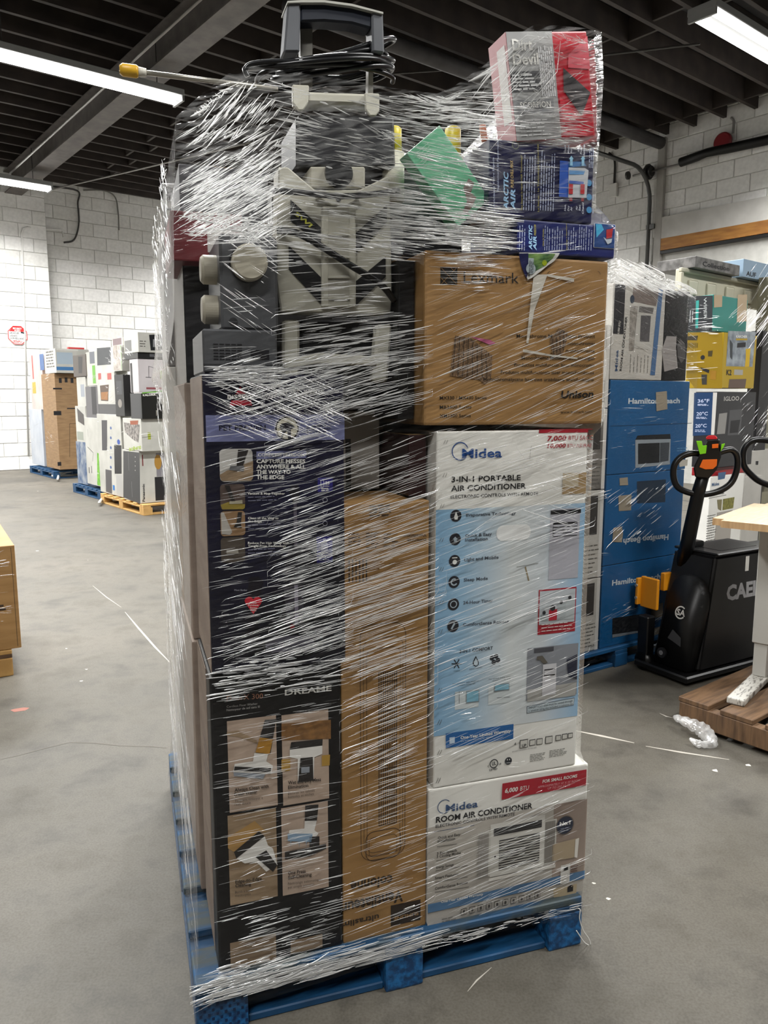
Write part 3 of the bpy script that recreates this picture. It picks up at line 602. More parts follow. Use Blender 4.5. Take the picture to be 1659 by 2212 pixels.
F.T('6,000', *c7(655, 1147), *c7(752, 1133), 9, WHT, .03, .15, lay=4); F.T('BTU', *c7(768, 1131), *c7(835, 1121), 9, WHT, 0, .15, lay=4); F.T('FOR SMALL ROOMS', *c7(935, 1074), *c7(1195, 1030), 6.5, WHT, .02, .15, lay=4); F.T("APPROXIMATELY 10' X 25' ROOM", *c7(900, 1112), *c7(1215, 1060), 4.5, ink('#d9a0a4'), 0, .15, lay=4); F.T('UP TO 250 SQ FT', *c7(975, 1122), *c7(1145, 1094), 4.5, ink('#d9a0a4'), 0, .15, lay=4)
SLATE = ink('#3c5479')
F.ring(*c7(205, 1250), 15, 1.6, SLATE, 'logo_ring', 2, a0=40, a1=330); F.T('Midea', *c7(215, 1292), *c7(455, 1252), 15, SLATE, .02)
F.T('ROOM AIR CONDITIONER', *c7(142, 1372), *c7(862, 1262), 12, BLK, .025); F.T('ELECTRONIC CONTROLS WITH REMOTE', *c7(140, 1410), *c7(730, 1316), 6.4, ink('#2c2b30'), .01); F.L(*c7(100, 1445), *c7(430, 1392), 1.2, SLATE)
for s_, x0, y0, x1, y1 in (('Quick and Easy', 157, 1495, 325, 1466), ('Installation', 155, 1520, 285, 1498), ('3 Fan Speeds', 150, 1612, 300, 1585), ('3 Cooling Modes', 148, 1635, 330, 1604), ('Energy Savings', 145, 1715, 275, 1692), ('Smart Features', 135, 1795, 310, 1762), ('ComfortSense Remote', 135, 1872, 380, 1826)): F.T(s_, *c7(x0, y0), *c7(x1, y1), 5.6, ink('#3a3835'), .015)
for x0, y0, x1, y1 in ((150, 1550, 300, 1530), (145, 1655, 330, 1625), (140, 1730, 380, 1690), (135, 1815, 380, 1775), (135, 1890, 390, 1850)): F.L(*c7(x0, y0), *c7(x1, y1), 1.6, ink('#77736c'), 'small_print', 2)
AC1 = ink('#c5c2ba'); 
b_ = RB(.30, .38, .80, .72, AC1, 'air_conditioner_picture', 3)
RB(.30, .39, .365, .72, ink('#8f8a84'), 'side_curtain', 4); RB(.725, .39, .79, .71, ink('#7d7872'), 'side_curtain', 4)
for k in range(9):
    RB(.303 + k * .0068, .39, .3055 + k * .0068, .72, ink('#aaa59e'), 'curtain_pleat', 5); RB(.728 + k * .0068, .39, .7305 + k * .0068, .71, ink('#97928b'), 'curtain_pleat', 5)
RB(.375, .33, .72, .73, ink('#cfccc5'), 'air_conditioner_front', 4); RB(.395, .365, .70, .42, ink('#2b2a2c'), 'vent_slot', 5); RB(.43, .46, .69, .69, ink('#3c3a3a'), 'intake_grille', 5)
for k in range(12): RB(.43, .468 + k * .019, .69, .477 + k * .019, ink('#b9b6ae'), 'grille_louver', 6)
for k in range(3): RB(.395, .372 + k * .016, .70, .376 + k * .016, ink('#5c5a5a'), 'vent_line', 6)
RB(.40, .57, .41, .585, BLK, 'display', 6); RB(.37, .735, .80, .76, ink('#cfcac2'), 'window_sill_picture', 4)
F.E(*c7(1103, 1387), 19, ink('#2b3142'), 'award_badge', 4); F.ring(*c7(1103, 1387), 21, 2, ink('#6d6158'), 'award_badge', 5); F.T('No.1', *c7(1062, 1392), *c7(1140, 1378), 8, WHT, .02, lay=6); F.lines(*c7(1068, 1405), *c7(1135, 1428), 2, 1.6, ink('#8a93a8'), lay=6)
F.P([c7(1010, 1530), c7(1205, 1480), c7(1190, 1625), c7(1005, 1655)], ink('#a8977e', .6), 'torn_label', 5); F.P([c7(1180, 1490), c7(1207, 1480), c7(1193, 1628), c7(1172, 1625)], ink('#d8d4cc'), 'torn_label', 6)
F.Rr(*c7(1072, 1688), *c7(1136, 1812), ink('#c9c6c0'), 'remote_picture', 5); F.Rr(*c7(1092, 1698), *c7(1124, 1718), BLK, 'remote_screen', 6); F.lines(*c7(1145, 1690), *c7(1200, 1728), 3, 2, ink('#6b4f48'), lay=6)
BLUEST = ink('#4e7296'); RB(0, .835, 1, .90, BLUEST, 'blue_stripe', 4); F.T('One-Year Limited Warranty', *c7(178, 1967), *c7(492, 1908), 5.6, WHT, .015, lay=5)
for k in range(10): x = .20 + k * .052; RB(x, .925, x + .036, .972, ink('#4a4744'), 'handling_icon', 4); RB(x + .003, .929, x + .033, .968, PALEROOM, 'handling_icon', 5); RB(x + .011, .936, x + .025, .96, ink('#4a4744'), 'handling_icon', 6)
F.lines(*c7(185, 2080), *c7(290, 2150), 5, 1.6, ink('#77736c'), lay=4); F.P([c7(1015, 1862), c7(1190, 1822), c7(1185, 1900), c7(1018, 1925)], ink('#b2a184', .6), 'torn_label', 6); F.lines(*c7(1120, 1835), *c7(1160, 1875), 6, 2.2, BLK, vert=True, name='barcode', lay=7, jitter=0)
# ---------------------------------------------------------------- portable air conditioner carton
r, F, L = carton('carton', LP(.590, FT + .002, .5075), A, .403, .40, .880, CARD_WHITE, 'tall white and light blue portable air conditioner carton with round black icons', tape=False, bev=.004)
def c6(x, y): return (900 + x / 3.95, 900 + y / 3.95)
m, nt, p = newmat('printed_blue_fade')
uvn = nd(nt, 'ShaderNodeUVMap'); sx_ = nd(nt, 'ShaderNodeSeparateXYZ'); nt.links.new(uvn.outputs[0], sx_.inputs[0])
nt.links.new(ramp(nt, sx_.outputs[0], [(0, lin('#7fa6c4')), (.18, lin('#93b4cc')), (.5, lin('#ccd0d0')), (.72, lin('#c6ccd0')), (1, lin('#8fb3d0'))]), p.inputs['Base Color']); p.inputs['Roughness'].default_value = .45
Wd, Hh = .403, .880
def RB(x0, y0, x1, y1, m, nm='printed_panel', lay=1, uv=False): return F.face_poly([(x0 * Wd, (1 - y1) * Hh), (x1 * Wd, (1 - y1) * Hh), (x1 * Wd, (1 - y0) * Hh), (x0 * Wd, (1 - y0) * Hh)], m, nm, lay, None, uv)
RB(0, .208, 1, .845, m, 'blue_panel', 1, True)
RB(.66, .0, 1.0, .008, RED, 'red_strip', 1); box('red_edge_tape', .27, -.001, .880, .415, .10, .8815, RED, r)
F.T('7,000', *c6(1112, 206), *c6(1275, 201), 10, RED, .03, .15); F.T('BTU SACC', *c6(1293, 201), *c6(1500, 196), 9.5, RED, 0, .1); F.T('10,000', *c6(1112, 266), *c6(1270, 263), 8.5, RED, .03, .15); F.T('BTU ASHRAE', *c6(1283, 263), *c6(1490, 259), 7.5, RED, 0, .1)
F.ring(*c6(370, 295), 20, 2.2, NAVY, 'logo_ring', 2, a0=20, a1=320); F.T('Midea', *c6(385, 352), *c6(725, 345), 19, NAVY, .02)
F.T('3-IN-1 PORTABLE', *c6(295, 558), *c6(885, 541), 11.5, BLK, .02); F.T('AIR CONDITIONER', *c6(292, 636), *c6(930, 611), 11.5, BLK, .02); F.T('ELECTRONIC CONTROLS WITH REMOTE', *c6(287, 698), *c6(1035, 668), 7, ink('#26252a'), .01)
F.Rr(*c6(1245, 482), *c6(1440, 655), ink('#a08660', .6), 'brown_label', 2); F.Rr(*c6(1245, 482), *c6(1375, 600), ink('#b9ab92', .6), 'brown_label', 3)
for (x, y), s_, tx in (((333, 845), 'drop', (('Evaporative Technology', 420, 852, 845, 832),)), ((327, 1045), 'house', (('Quick & Easy', 412, 1030, 640, 1012), ('Installation', 412, 1064, 605, 1053))), ((322, 1230), 'wheel', (('Light and Mobile', 405, 1232, 697, 1210),)), ((317, 1410), 'moon', (('Sleep Mode', 400, 1406, 605, 1390),)), ((312, 1600), 'clock', (('24-Hour Timer', 395, 1600, 650, 1580),)), ((308, 1785), 'remote', (('ComfortSense Remote', 392, 1788, 785, 1756),))):
    F.E(*c6(x, y), 13, ink('#232228'), 'round_icon', 2)
    if s_ == 'drop': F.P([c6(x, y - 35), c6(x + 18, y + 10), c6(x + 12, y + 32), c6(x - 12, y + 32), c6(x - 16, y + 10)], WHT, 'icon_symbol', 3)
    elif s_ == 'house': F.P([c6(x - 22, y), c6(x, y - 22), c6(x + 22, y), c6(x + 12, y), c6(x + 12, y + 22), c6(x - 12, y + 22), c6(x - 12, y)], ink('#9aa4ac'), 'icon_symbol', 3)
    elif s_ == 'wheel': F.E(*c6(x, y + 10), 5, WHT, 'icon_symbol', 3); F.Rr(*c6(x - 22, y - 30), *c6(x + 22, y - 24), WHT, 'icon_symbol', 3)
    elif s_ == 'moon': F.ring(*c6(x, y), 8, 3, ink('#a8b4bc'), 'icon_symbol', 3, a0=60, a1=330)
    elif s_ == 'clock': F.ring(*c6(x, y), 8, 2, ink('#a8b4bc'), 'icon_symbol', 3)
    else: F.L(*c6(x - 14, y + 26), *c6(x + 14, y - 26), 4, ink('#a8b4bc'), 'icon_symbol', 3)
    for q in tx: F.T(q[0], *c6(q[1], q[2]), *c6(q[3], q[4]), 6.6, ink('#4a4f58'), .02)
F.Rr(*c6(680, 930), *c6(970, 1045), ink('#e4e4e2'), 'handle_hole_patch', 2, rad=.45); F.L(*c6(925, 1280), *c6(955, 1400), 3, ink('#8a7a5c'), 'scuff', 2); F.L(*c6(850, 1282), *c6(1035, 1250), .8, ink('#77766f'), 'scuff', 2); F.L(*c6(975, 250), *c6(962, 360), .8, ink('#77766f'), 'scuff', 2)
un = F.Rr(*c6(1140, 790), *c6(1372, 1372), ink('#aeadb5'), 'air_conditioner_picture', 2); F.Rr(*c6(1142, 800), *c6(1398, 820), BLK, 'picture_shape', 3, un)
F.Rr(*c6(1162, 905), *c6(1365, 1012), BLK, 'picture_shape', 3, un)
for k in range(4): F.Rr(*c6(1162, 922 + 26 * k), *c6(1364, 928 + 26 * k), ink('#b9b8c0'), 'picture_shape', 4, un)
ch = F.Rr(*c6(1040, 1478), *c6(1348, 1828), RED, 'room_size_chart', 2); F.Rr(*c6(1048, 1490), *c6(1342, 1745), ink('#b7bcc0'), 'picture_shape', 3, ch)
for k, (hh_, cc) in enumerate(((1690, '#8f9698'), (1650, '#b02434'), (1600, '#a7aeb0'), (1560, '#b0b6b8'))):
    F.Rr(*c6(1052 + k * 73, hh_ - 4 * k), *c6(1118 + k * 73, 1738 - 6 * k), ink(cc), 'picture_shape', 4, ch); F.E(*c6(1082 + k * 73, hh_ - 20), 6 if k == 1 else 4, ink('#2c2c30'), 'picture_shape', 5, ch)
F.lines(*c6(1060, 1760), *c6(1320, 1815), 3, 1.6, WHT, parent=ch, lay=5)
F.T('3-IN-1 COMFORT', *c7(318, 106), *c7(567, 78), 6.6, ink('#2c3038'), .02)
SN = ink('#23262c')
for k in range(3):
    a = R(60 * k); x, y = 297, 185; F.L(*c7(x - 38 * math.cos(a), y - 38 * math.sin(a)), *c7(x + 38 * math.cos(a), y + 38 * math.sin(a)), 2.2, SN, 'snowflake_icon', 2)
F.P([c7(440, 125), c7(462, 170), c7(462, 192), c7(440, 207), c7(418, 192), c7(418, 170)], SN, 'drop_icon', 2); F.P([c7(440, 140), c7(455, 172), c7(455, 190), c7(440, 199), c7(425, 190), c7(425, 172)], ink('#b7c4cc'), 'drop_icon', 3)
for k in range(4): a = R(90 * k + 20); F.E(*c7(583 + 24 * math.cos(a), 150 + 24 * math.sin(a)), 5.2, SN, 'fan_icon', 2)
for s_, x0, y0, x1, y1 in (('Fits casement style windows', 268, 340, 462, 314), ('15.4-62.2 inches tall', 300, 352, 434, 335), ('Fits vertical sliding windows', 538, 305, 722, 280), ('15.4-62.2 inches wide', 562, 318, 700, 299), ('COOLS', 275, 245, 322, 240), ('DEHUMIDIFIES', 392, 230, 488, 216), ('CIRCULATES', 545, 212, 622, 202)): F.T(s_, *c7(x0, y0), *c7(x1, y1), 2.6, ink('#3a4048'))
for (x0, y0, x1, y1), q in (((285, 395, 460, 505), (372, 395, 458, 460)), ((535, 350, 705, 470), (582, 345, 684, 372))):
    pz = F.Rr(*c7(x0, y0), *c7(x1, y1), ink('#c6cccd'), 'window_diagram', 2); F.Rr(*c7(q[0] - 6, q[1] - 6), *c7(q[2] + 6, q[3] + 8), ink('#8c9498'), 'picture_shape', 3, pz); F.Rr(*c7(*q[:2]), *c7(*q[2:]), ink('#7eb0c4'), 'picture_shape', 4, pz)
F.L(*c7(315, 390), *c7(315, 480), .8, SN, 'arrow', 4); F.L(*c7(596, 438), *c7(692, 430), .8, SN, 'arrow', 4)
ph = F.Rr(*c7(826, 72), *c7(1192, 410), ink('#85888e'), 'room_photo', 2); F.Rr(*c7(875, 72), *c7(1020, 88), ink('#4a4a50'), 'picture_shape', 3, ph); F.P([c7(822, 380), c7(1190, 320), c7(1182, 420), c7(822, 468)], ink('#a5a39e'), 'picture_shape', 3, ph)
F.Rr(*c7(940, 190), *c7(1033, 410), ink('#c4c3c6'), 'picture_shape', 4, ph); F.Rr(*c7(948, 226), *c7(1028, 265), BLK, 'picture_shape', 5, ph); F.P([c7(895, 130), c7(935, 122), c7(975, 175), c7(945, 185), c7(915, 155), c7(892, 155)], ink('#5c574f'), 'picture_shape', 4, ph); F.P([c7(1115, 150), c7(1195, 112), c7(1192, 300), c7(1125, 275)], ink('#262a3c'), 'picture_shape', 4, ph)
for k in range(3): F.Rr(*c7(948, 234 + 10 * k), *c7(1028, 237 + 10 * k), ink('#c4c3c6'), 'picture_shape', 6, ph)
F.P([c7(820, 502), c7(1177, 437), c7(1172, 492), c7(820, 556)], ink('#4a5058'), 'notice_box', 2); F.P([c7(823, 505), c7(1174, 441), c7(1169, 490), c7(823, 552)], ink('#b4c0c6'), 'notice_box', 3)
F.T('IMPORTANT! Unit must be vented through', *c7(832, 521), *c7(1160, 466), 4.2, ink('#33383f'), lay=4); F.T('a window using the included installation kit.', *c7(832, 543), *c7(1165, 488), 4.2, ink('#33383f'), lay=4)
F.P([c7(215, 706), c7(722, 634), c7(720, 744), c7(216, 815)], ink('#1f5b96'), 'warranty_banner', 2); F.T('One-Year Limited Warranty', *c7(325, 748), *c7(700, 694), 6.6, WHT, .02, lay=3); F.T('See written warranty for details.', *c7(325, 768), *c7(565, 733), 3, ink('#b9c9d8'), lay=3); F.Rr(*c7(243, 735), *c7(282, 775), ink('#b9c9d8'), 'calendar_icon', 3)
F.T('4', *c7(726, 795), *c7(742, 792), 6, SN); F.T('DO NOT LAY DOWN ON THIS SIDE', *c7(712, 846), *c7(893, 812), 2.2, SN)
for k, (x, y, q) in enumerate(((798, 785, 30), (862, 775, 22), (915, 768, 22), (985, 755, 26), (1055, 740, 20), (1103, 730, 20), (1145, 722, 18))):
    F.Rr(*c7(x - q, y - q), *c7(x + q, y + q * .75), ink('#3a3a38'), 'handling_icon', 2); F.Rr(*c7(x - q + 4, y - q + 4), *c7(x + q - 4, y + q * .75 - 4), ink('#c6c4bd'), 'handling_icon', 3)
F.T('UP', *c7(783, 806), *c7(815, 801), 6, SN, .02, lay=4); F.ring(*c7(575, 930), 9.5, 1.8, SN, 'listing_mark', 2); F.T('UL', *c7(561, 944), *c7(590, 938), 7.5, SN, .03); F.T('LISTED', *c7(541, 985), *c7(600, 974), 4, SN, .02); F.T('C', *c7(528, 957), *c7(539, 955), 4, SN, .02); F.T('US', *c7(611, 940), *c7(630, 936), 3.4, SN, .02); F.E(*c7(683, 910), 8, SN, 'plug_icon', 2); F.Rr(*c7(672, 895), *c7(677, 905), WHT, 'plug_icon', 3); F.Rr(*c7(689, 893), *c7(694, 903), WHT, 'plug_icon', 3)
F.lines(*c7(845, 860), *c7(960, 900), 5, 1.2, ink('#77756f')); F.lines(*c7(990, 830), *c7(1120, 865), 5, 1.2, ink('#77756f'))
for x, y in ((235, 215), (228, 498), (205, 760), (200, 1050), (200, 1300), (200, 1580), (190, 1830)):
    for dx in (0, 20): F.L(*c6(x + dx - 8, y + 18), *c6(x + dx + 8, y - 18), .8, ink('#66645f'), 'staple_mark', 3)
for x, y in ((160, 385), (160, 620), (160, 845), (150, 1055)):
    for dx in (0, 16): F.L(*c7(x + dx - 8, y + 20), *c7(x + dx + 10, y - 20), .9, ink('#55534f'), 'staple_mark', 3)
# ---------------------------------------------------------------- printer carton
r, F, L = carton('carton', LP(.557, FT, 1.402), A, .474, .42, .388, KRAFT, 'brown laser printer carton with torn patches and white tape strips', bev=.006)
def c4(x, y): return (880 + x / 3.607, 460 + y / 3.607)
INKB = ink('#1c1712', .6)
F.Rr(*c4(257, 421), *c4(387, 562), INKB, 'square_logo')
for a, b in (((262, 428), (382, 556)), ((330, 421), (386, 476)), ((258, 505), (316, 562)), ((382, 428), (330, 482)), ((262, 556), (312, 500))): F.L(*c4(*a), *c4(*b), 1.0, KRAFT, 'logo_line', 2)
F.T('Lexmark', *c4(437, 541), *c4(865, 549), 23, INKB, .0)
for s_, x0, yb in (('Monochrome Multifunction Product', 848, 973), ('monochromes', 1245, 1030), ('monocromatica', 1232, 1086), ('Monochrome Multifunktionslösungen', 887, 1143), ('Productos multifunción láser monocromo', 830, 1198), ('Produtos multifuncionais laser monocromáticos', 725, 1255), ('Monochromatyczne laserowe urządzenia wielofunkcyjne', 590, 1310)):
    F.T(s_, *c4(x0, yb - 2), *c4(1460 - (yb - 973) * .03, yb), 7, INKB, .012)
CORR = noisy('torn_corrugation', '#4f3c2a', '#8a6b4a', 120, .8, stretch=(4, 1, 1), bump=.5)
t_ = F.P([c4(*p) for p in ((370, 955), (495, 978), (560, 1030), (662, 1112), (650, 1290), (600, 1335), (560, 1300), (330, 1270), (352, 1080))], CORR, 'torn_patch', 2)
for k in range(8): F.L(*c4(372 + k * 34, 965 + max(0, (k - 3) * 32)), *c4(352 + k * 38, 1268 + k * 2), 1.3, ink('#35281c', .8), 'corrugation_rib', 3, t_)
t_ = F.P([c4(*p) for p in ((1105, 985), (1150, 940), (1175, 898), (1245, 930), (1235, 1010), (1200, 1108), (1130, 1112))], CORR, 'torn_patch', 3)
for k in range(4): F.L(*c4(1125 + k * 30, 955 - k * 12), *c4(1138 + k * 24, 1100 - k * 10), 1.2, ink('#35281c', .8), 'corrugation_rib', 4, t_)
F.P([c4(*p) for p in ((480, 962), (640, 990), (685, 1015), (640, 1028), (560, 995))], ink('#b0567e', .6), 'pink_marker', 3)
TAPEW = ink('#c4bfb4', .35)
F.P([c4(*p) for p in ((980, 482), (1088, 480), (985, 760), (938, 1018), (922, 1012), (955, 700))], TAPEW, 'white_tape', 4); F.P([c4(*p) for p in ((1085, 478), (1295, 512), (1293, 538), (1088, 496))], TAPEW, 'white_tape', 4)
F.P([c4(*p) for p in ((895, 1062), (1120, 1105), (1320, 1128), (1318, 1140), (1110, 1118), (895, 1085))], TAPEW, 'white_tape', 5)
for s_, yb, xe in (('MX330 / MX430 Series', 1450, 615), ('MB3400 Series', 1522, 497), ('XM1300 Series', 1590, 492)): F.T(s_, *c4(250, yb + 3), *c4(xe, yb), 6.8, INKB, .01)
F.T('Unison', *c4(1195, 1443), *c4(1448, 1436), 15, INKB, .03, .1); F.T('TONER', *c4(1370, 1463), *c4(1436, 1461), 3.2, INKB); F.T('www.lexmark.com', *c4(1190, 1560), *c4(1436, 1556), 5.2, INKB, .005)
F.ring(*c4(1110, 480), 7, .8, INKB, 'perforation', 2, a0=90, a1=180); F.ring(*c4(1480, 480), 7, .8, INKB, 'perforation', 2, a0=0, a1=90)
# ---------------------------------------------------------------- two blue air cooler cartons
BLU = noisy('deep_blue_print', '#1b2358', '#27317a', 2, .35); BLU2 = noisy('dark_blue_print', '#14142e', '#1c1f52', 1.5, .35); SPR = ink('#a9b2cc'); GOLD = ink('#9a9148'); ICE = ink('#9cc4e4')
r, F, L = carton('carton', LP(.783, FT - .002, 1.797), A, .262, .26, .074, BLU, 'flat blue air cooler carton with a torn corner flap, on the brown printer carton', tape=False)
def cA(x, y): return (1120 + x / 7.541, 470 + y / 7.541)
F.T('ARCTIC', *cA(205, 530), *cA(205, 130), 8, ICE, .03, .2); F.T('AIR', *cA(275, 540), *cA(275, 310), 8, ICE, .03, .2); F.T('FREEDOM', *cA(270, 300), *cA(268, 120), 5, GOLD, .02, .2)
F.T('How It Works:', *cA(395, 470), *cA(395, 190), 3, GOLD, .02); F.T('Recharge It Anywhere!', *cA(778, 530), *cA(770, 100), 3, GOLD, .02)
for x0, x1, n_ in ((415, 510, 3), (535, 720, 5), (800, 940, 4), (975, 1105, 4), (1130, 1195, 2), (0, 110, 3)): F.lines(*cA(x0, 110), *cA(x1, 540), n_, 1.8, SPR, vert=True)
pq = F.Rr(*cA(1228, 88), *cA(1560, 515), ink('#c4c8d4'), 'product_picture', 2, rad=.05); F.Rr(*cA(1238, 98), *cA(1550, 505), ink('#1c3f78'), 'picture_shape', 3, pq); F.P([cA(1250, 110), cA(1340, 110), cA(1380, 200), cA(1260, 330)], ink('#3f9cc4'), 'picture_shape', 4, pq); F.P([cA(1420, 200), cA(1530, 180), cA(1510, 330), cA(1420, 350)], ink('#a8282c'), 'picture_shape', 4, pq); F.P([cA(1370, 320), cA(1420, 360), cA(1510, 350), cA(1500, 410), cA(1440, 440)], ink('#b4bcc4'), 'picture_shape', 5, pq)
# torn flap folded down in front of the printer carton
fl = [cA(*p) for p in ((0, 575), (660, 580), (630, 640), (560, 720), (470, 780), (350, 880), (200, 990), (140, 1015), (100, 930), (45, 790))]
fo = [F.c(*p) for p in fl]
def slab(name, ab, mat, y0, y1): return mesh_obj(name, [Vector((a, y0, b)) for a, b in ab] + [Vector((a, y1, b)) for a, b in ab], [tuple(range(len(ab)))[::-1], tuple(range(len(ab), 2 * len(ab)))] + [(k, (k + 1) % len(ab), len(ab) + (k + 1) % len(ab), len(ab) + k) for k in range(len(ab))], mat, r)
slab('torn_flap', fo, ink('#d0cfca'), -.0035, -.002)
F.o = Vector((0, -.0035, 0))
F.P([cA(*p) for p in ((0, 585), (160, 580), (160, 850), (130, 990), (95, 920), (40, 780))], BLU2, 'flap_print', 1); F.P([cA(*p) for p in ((160, 590), (600, 590), (560, 660), (400, 800), (240, 890), (160, 900))], noisy('flap_meadow', '#2c5034', '#7a9a52', 30, .4), 'flap_print', 1); F.E(*cA(420, 740), 6, ink('#9aa81c'), 'flap_print', 2); F.E(*cA(195, 835), 12, ink('#9aa4a8'), 'award_seal', 3); F.Rr(*cA(155, 660), *cA(240, 760), ink('#9aa4a8'), 'award_seal', 3); F.T('#1', *cA(175, 960), *cA(175, 900), 6, BLK, .03, lay=4); F.lines(*cA(165, 680), *cA(235, 910), 3, 1.6, ink('#3a4048'), vert=True, lay=4)
r, F, L = carton('carton', LP(.71, FT, 1.873), A, .270, .26, .166, BLU2, 'dark blue air cooler carton with airflow diagram, above the flat blue carton', tape=False)
def cB(x, y): return (1040 + x / 6.381, 290 + y / 6.381)
F.T('Rafraîchissez Votre Espace', *cB(185, 1070), *cB(170, 320), 4.5, SPR, .01); F.T('Rapidement Et Facilement', *cB(235, 790), *cB(232, 90), 4.5, SPR, .01)
F.T('ARCTIC', *cB(365, 1050), *cB(365, 520), 11, ICE, .03, .2); F.T('AIR', *cB(460, 1050), *cB(460, 760), 11, ICE, .03, .2); F.T('PURE CHILL MAX', *cB(440, 740), *cB(430, 360), 7, ink('#c0a468'), .02, .2)
F.T('The Secret Is HydroChill Technology!', *cB(562, 1055), *cB(555, 290), 3.6, GOLD, .02); F.T('Le Secret : La Technologie HydroChill !', *cB(790, 1070), *cB(785, 110), 3.6, GOLD, .02)
F.lines(*cB(580, 180), *cB(735, 1060), 5, 2, SPR, vert=True); F.lines(*cB(815, 200), *cB(1000, 1065), 6, 2, SPR, vert=True); F.ring(*cB(465, 150), 9, 1.2, ink('#6d7a58'), 'round_seal', 2)
ur = F.Rr(*cB(1078, 365), *cB(1195, 875), ink('#2d55ac'), 'airflow_diagram', 2); F.P([cB(1195, 460), cB(1420, 470), cB(1470, 500), cB(1440, 880), cB(1190, 875)], ink('#b9bcc0'), 'picture_shape', 3, ur); F.P([cB(1200, 500), cB(1420, 510), cB(1400, 560), cB(1200, 560)], ink('#5c8fc0'), 'picture_shape', 4, ur); F.Rr(*cB(1200, 640), *cB(1400, 700), ink('#4a68b0'), 'picture_shape', 4, ur); F.P([cB(1190, 380), cB(1400, 380), cB(1440, 440), cB(1200, 460)], ink('#3a6fa6'), 'picture_shape', 3, ur)
for x in (1228, 1388): F.P([cB(x - 18, 440), cB(x - 18, 350), cB(x - 32, 350), cB(x, 300), cB(x + 32, 350), cB(x + 18, 350), cB(x + 18, 440)], ink('#8cc0dc'), 'blue_arrow', 5)
for x in (1222, 1382): F.Rr(*cB(x - 26, 690), *cB(x + 26, 830), ink('#b02c30'), 'red_arrow', 5); F.Rr(*cB(x - 18, 880), *cB(x + 18, 930), ink('#8c2428'), 'red_arrow', 5)
for s_, x, y0, y1 in (('Hot,', 1160, 1060, 970), ('Dry', 1205, 1060, 985), ('Air', 1245, 1060, 1000), ('Air', 1320, 1050, 990), ('Sec', 1360, 1060, 975), ('Chaud', 1405, 1100, 940), ('Cool', 1160, 270, 150), ('Moist', 1205, 270, 150), ('Air', 1245, 270, 200), ('Air', 1345, 250, 195), ('Frais', 1380, 280, 170), ('Humide', 1420, 320, 140)): F.T(s_, *cB(x, y0), *cB(x, y1), 4.6, ink('#c8ccd8'), .02, .15)
for y in (675, 868, 1045): F.E(*cB(1480, y), 7, ink('#3c86b8'), 'round_icon', 2); F.lines(*cB(1520, y - 50), *cB(1545, y + 50), 1, 2, SPR, vert=True)
F.lines(*cB(1480, 150), *cB(1540, 470), 3, 2, SPR, vert=True)
# ---------------------------------------------------------------- red hand vacuum carton leaning on top
tilt = Matrix.Rotation(R(-8.5), 4, 'Y')
q0 = onplane(1128, 302, LP(0, .0, 0), E2)
r, F, L = carton('carton', onplane(1116, 305, LP(0, .015, 0), E2), A, .206, .085, .226, ink('#a81426', .35), 'red and grey hand vacuum carton leaning at the very top of the load', tape=False, tilt=tilt)
F.mode = 'n'
gp = F.Rr(0, 0, .56, 1, noisy('silver_print', '#8a8a8a', '#a6a6a5', 5, .35), 'grey_panel', 1); F.Rr(.0, .36, .36, .55, ink('#3c3c3f'), 'dark_block', 2); F.Rr(.0, .62, .50, .75, ink('#77787a'), 'name_strip', 2)
F.T('Dirt', .06, .17, .30, .17, .10, WHT, .02, lay=3); F.T('Devil', .05, .30, .36, .30, .10, WHT, .02, lay=3); F.T('SCORPION', .08, .70, .46, .70, .055, WHT, .01, lay=3); F.lines(.06, .80, .44, .97, 5, .012, ink('#d0d0d0'), lay=3); F.lines(.02, .38, .34, .54, 5, .014, ink('#d8d8d8'), lay=3)
F.lines(.36, .08, .54, .6, 7, .012, ink('#d4d4d6'), vert=True, lay=3)
F.P([(.66, .34), (.98, .58), (.84, .80), (.64, .55)], ink('#2a282a'), 'vacuum_picture', 2); F.P([(.74, .22), (1.0, .05), (1.0, .36), (.72, .34)], ink('#c4505c'), 'pale_facet', 2); F.P([(.58, .6), (.75, .75), (.9, .99), (.58, .99)], ink('#c01a30'), 'bright_facet', 2)
L.mode = 'n'; L.Rr(.0, .0, 1, 1, ink('#b8868a'), 'pink_side', 1); L.Rr(.45, .1, .9, .8, ink('#c9c4c2'), 'white_panel', 2)
# ---------------------------------------------------------------- mint carton lying across the front
p0 = onplane(990, 490, LP(0, .045, 0), E2); ang = 0
ed = onplane(880, 335, LP(0, .045, 0), E2) - p0; e_w = onplane(1058, 430, LP(0, .045, 0), E2) - p0
al = math.atan2(e_w.dot(Vector((0, 0, 1))), e_w.dot(E1)); tw = Matrix.Rotation(-al, 4, 'Y')
r, F, L = carton('carton', p0, A, e_w.length, .05, ed.length * 1.02, noisy('mint_print', '#5fae86', '#6fbd95', 4, .4), 'mint green flat carton hanging at a slant behind the film', tape=False, tilt=tw, bev=.002)
F.mode = 'n'; F.P([(.62, .70), (.85, .66), (.9, .74), (.7, .80), (.75, .88), (.55, .93), (.35, .95), (.30, .90), (.52, .84)], noisy('toy_print', '#6a5550', '#8d766e', 30, .5), 'toy_picture', 2); F.lines(.15, .05, .55, .22, 5, .008, ink('#a9d8bf')); F.ring(.45, .45, .05, .006, ink('#a9d8bf'), 'flower_print', 2)
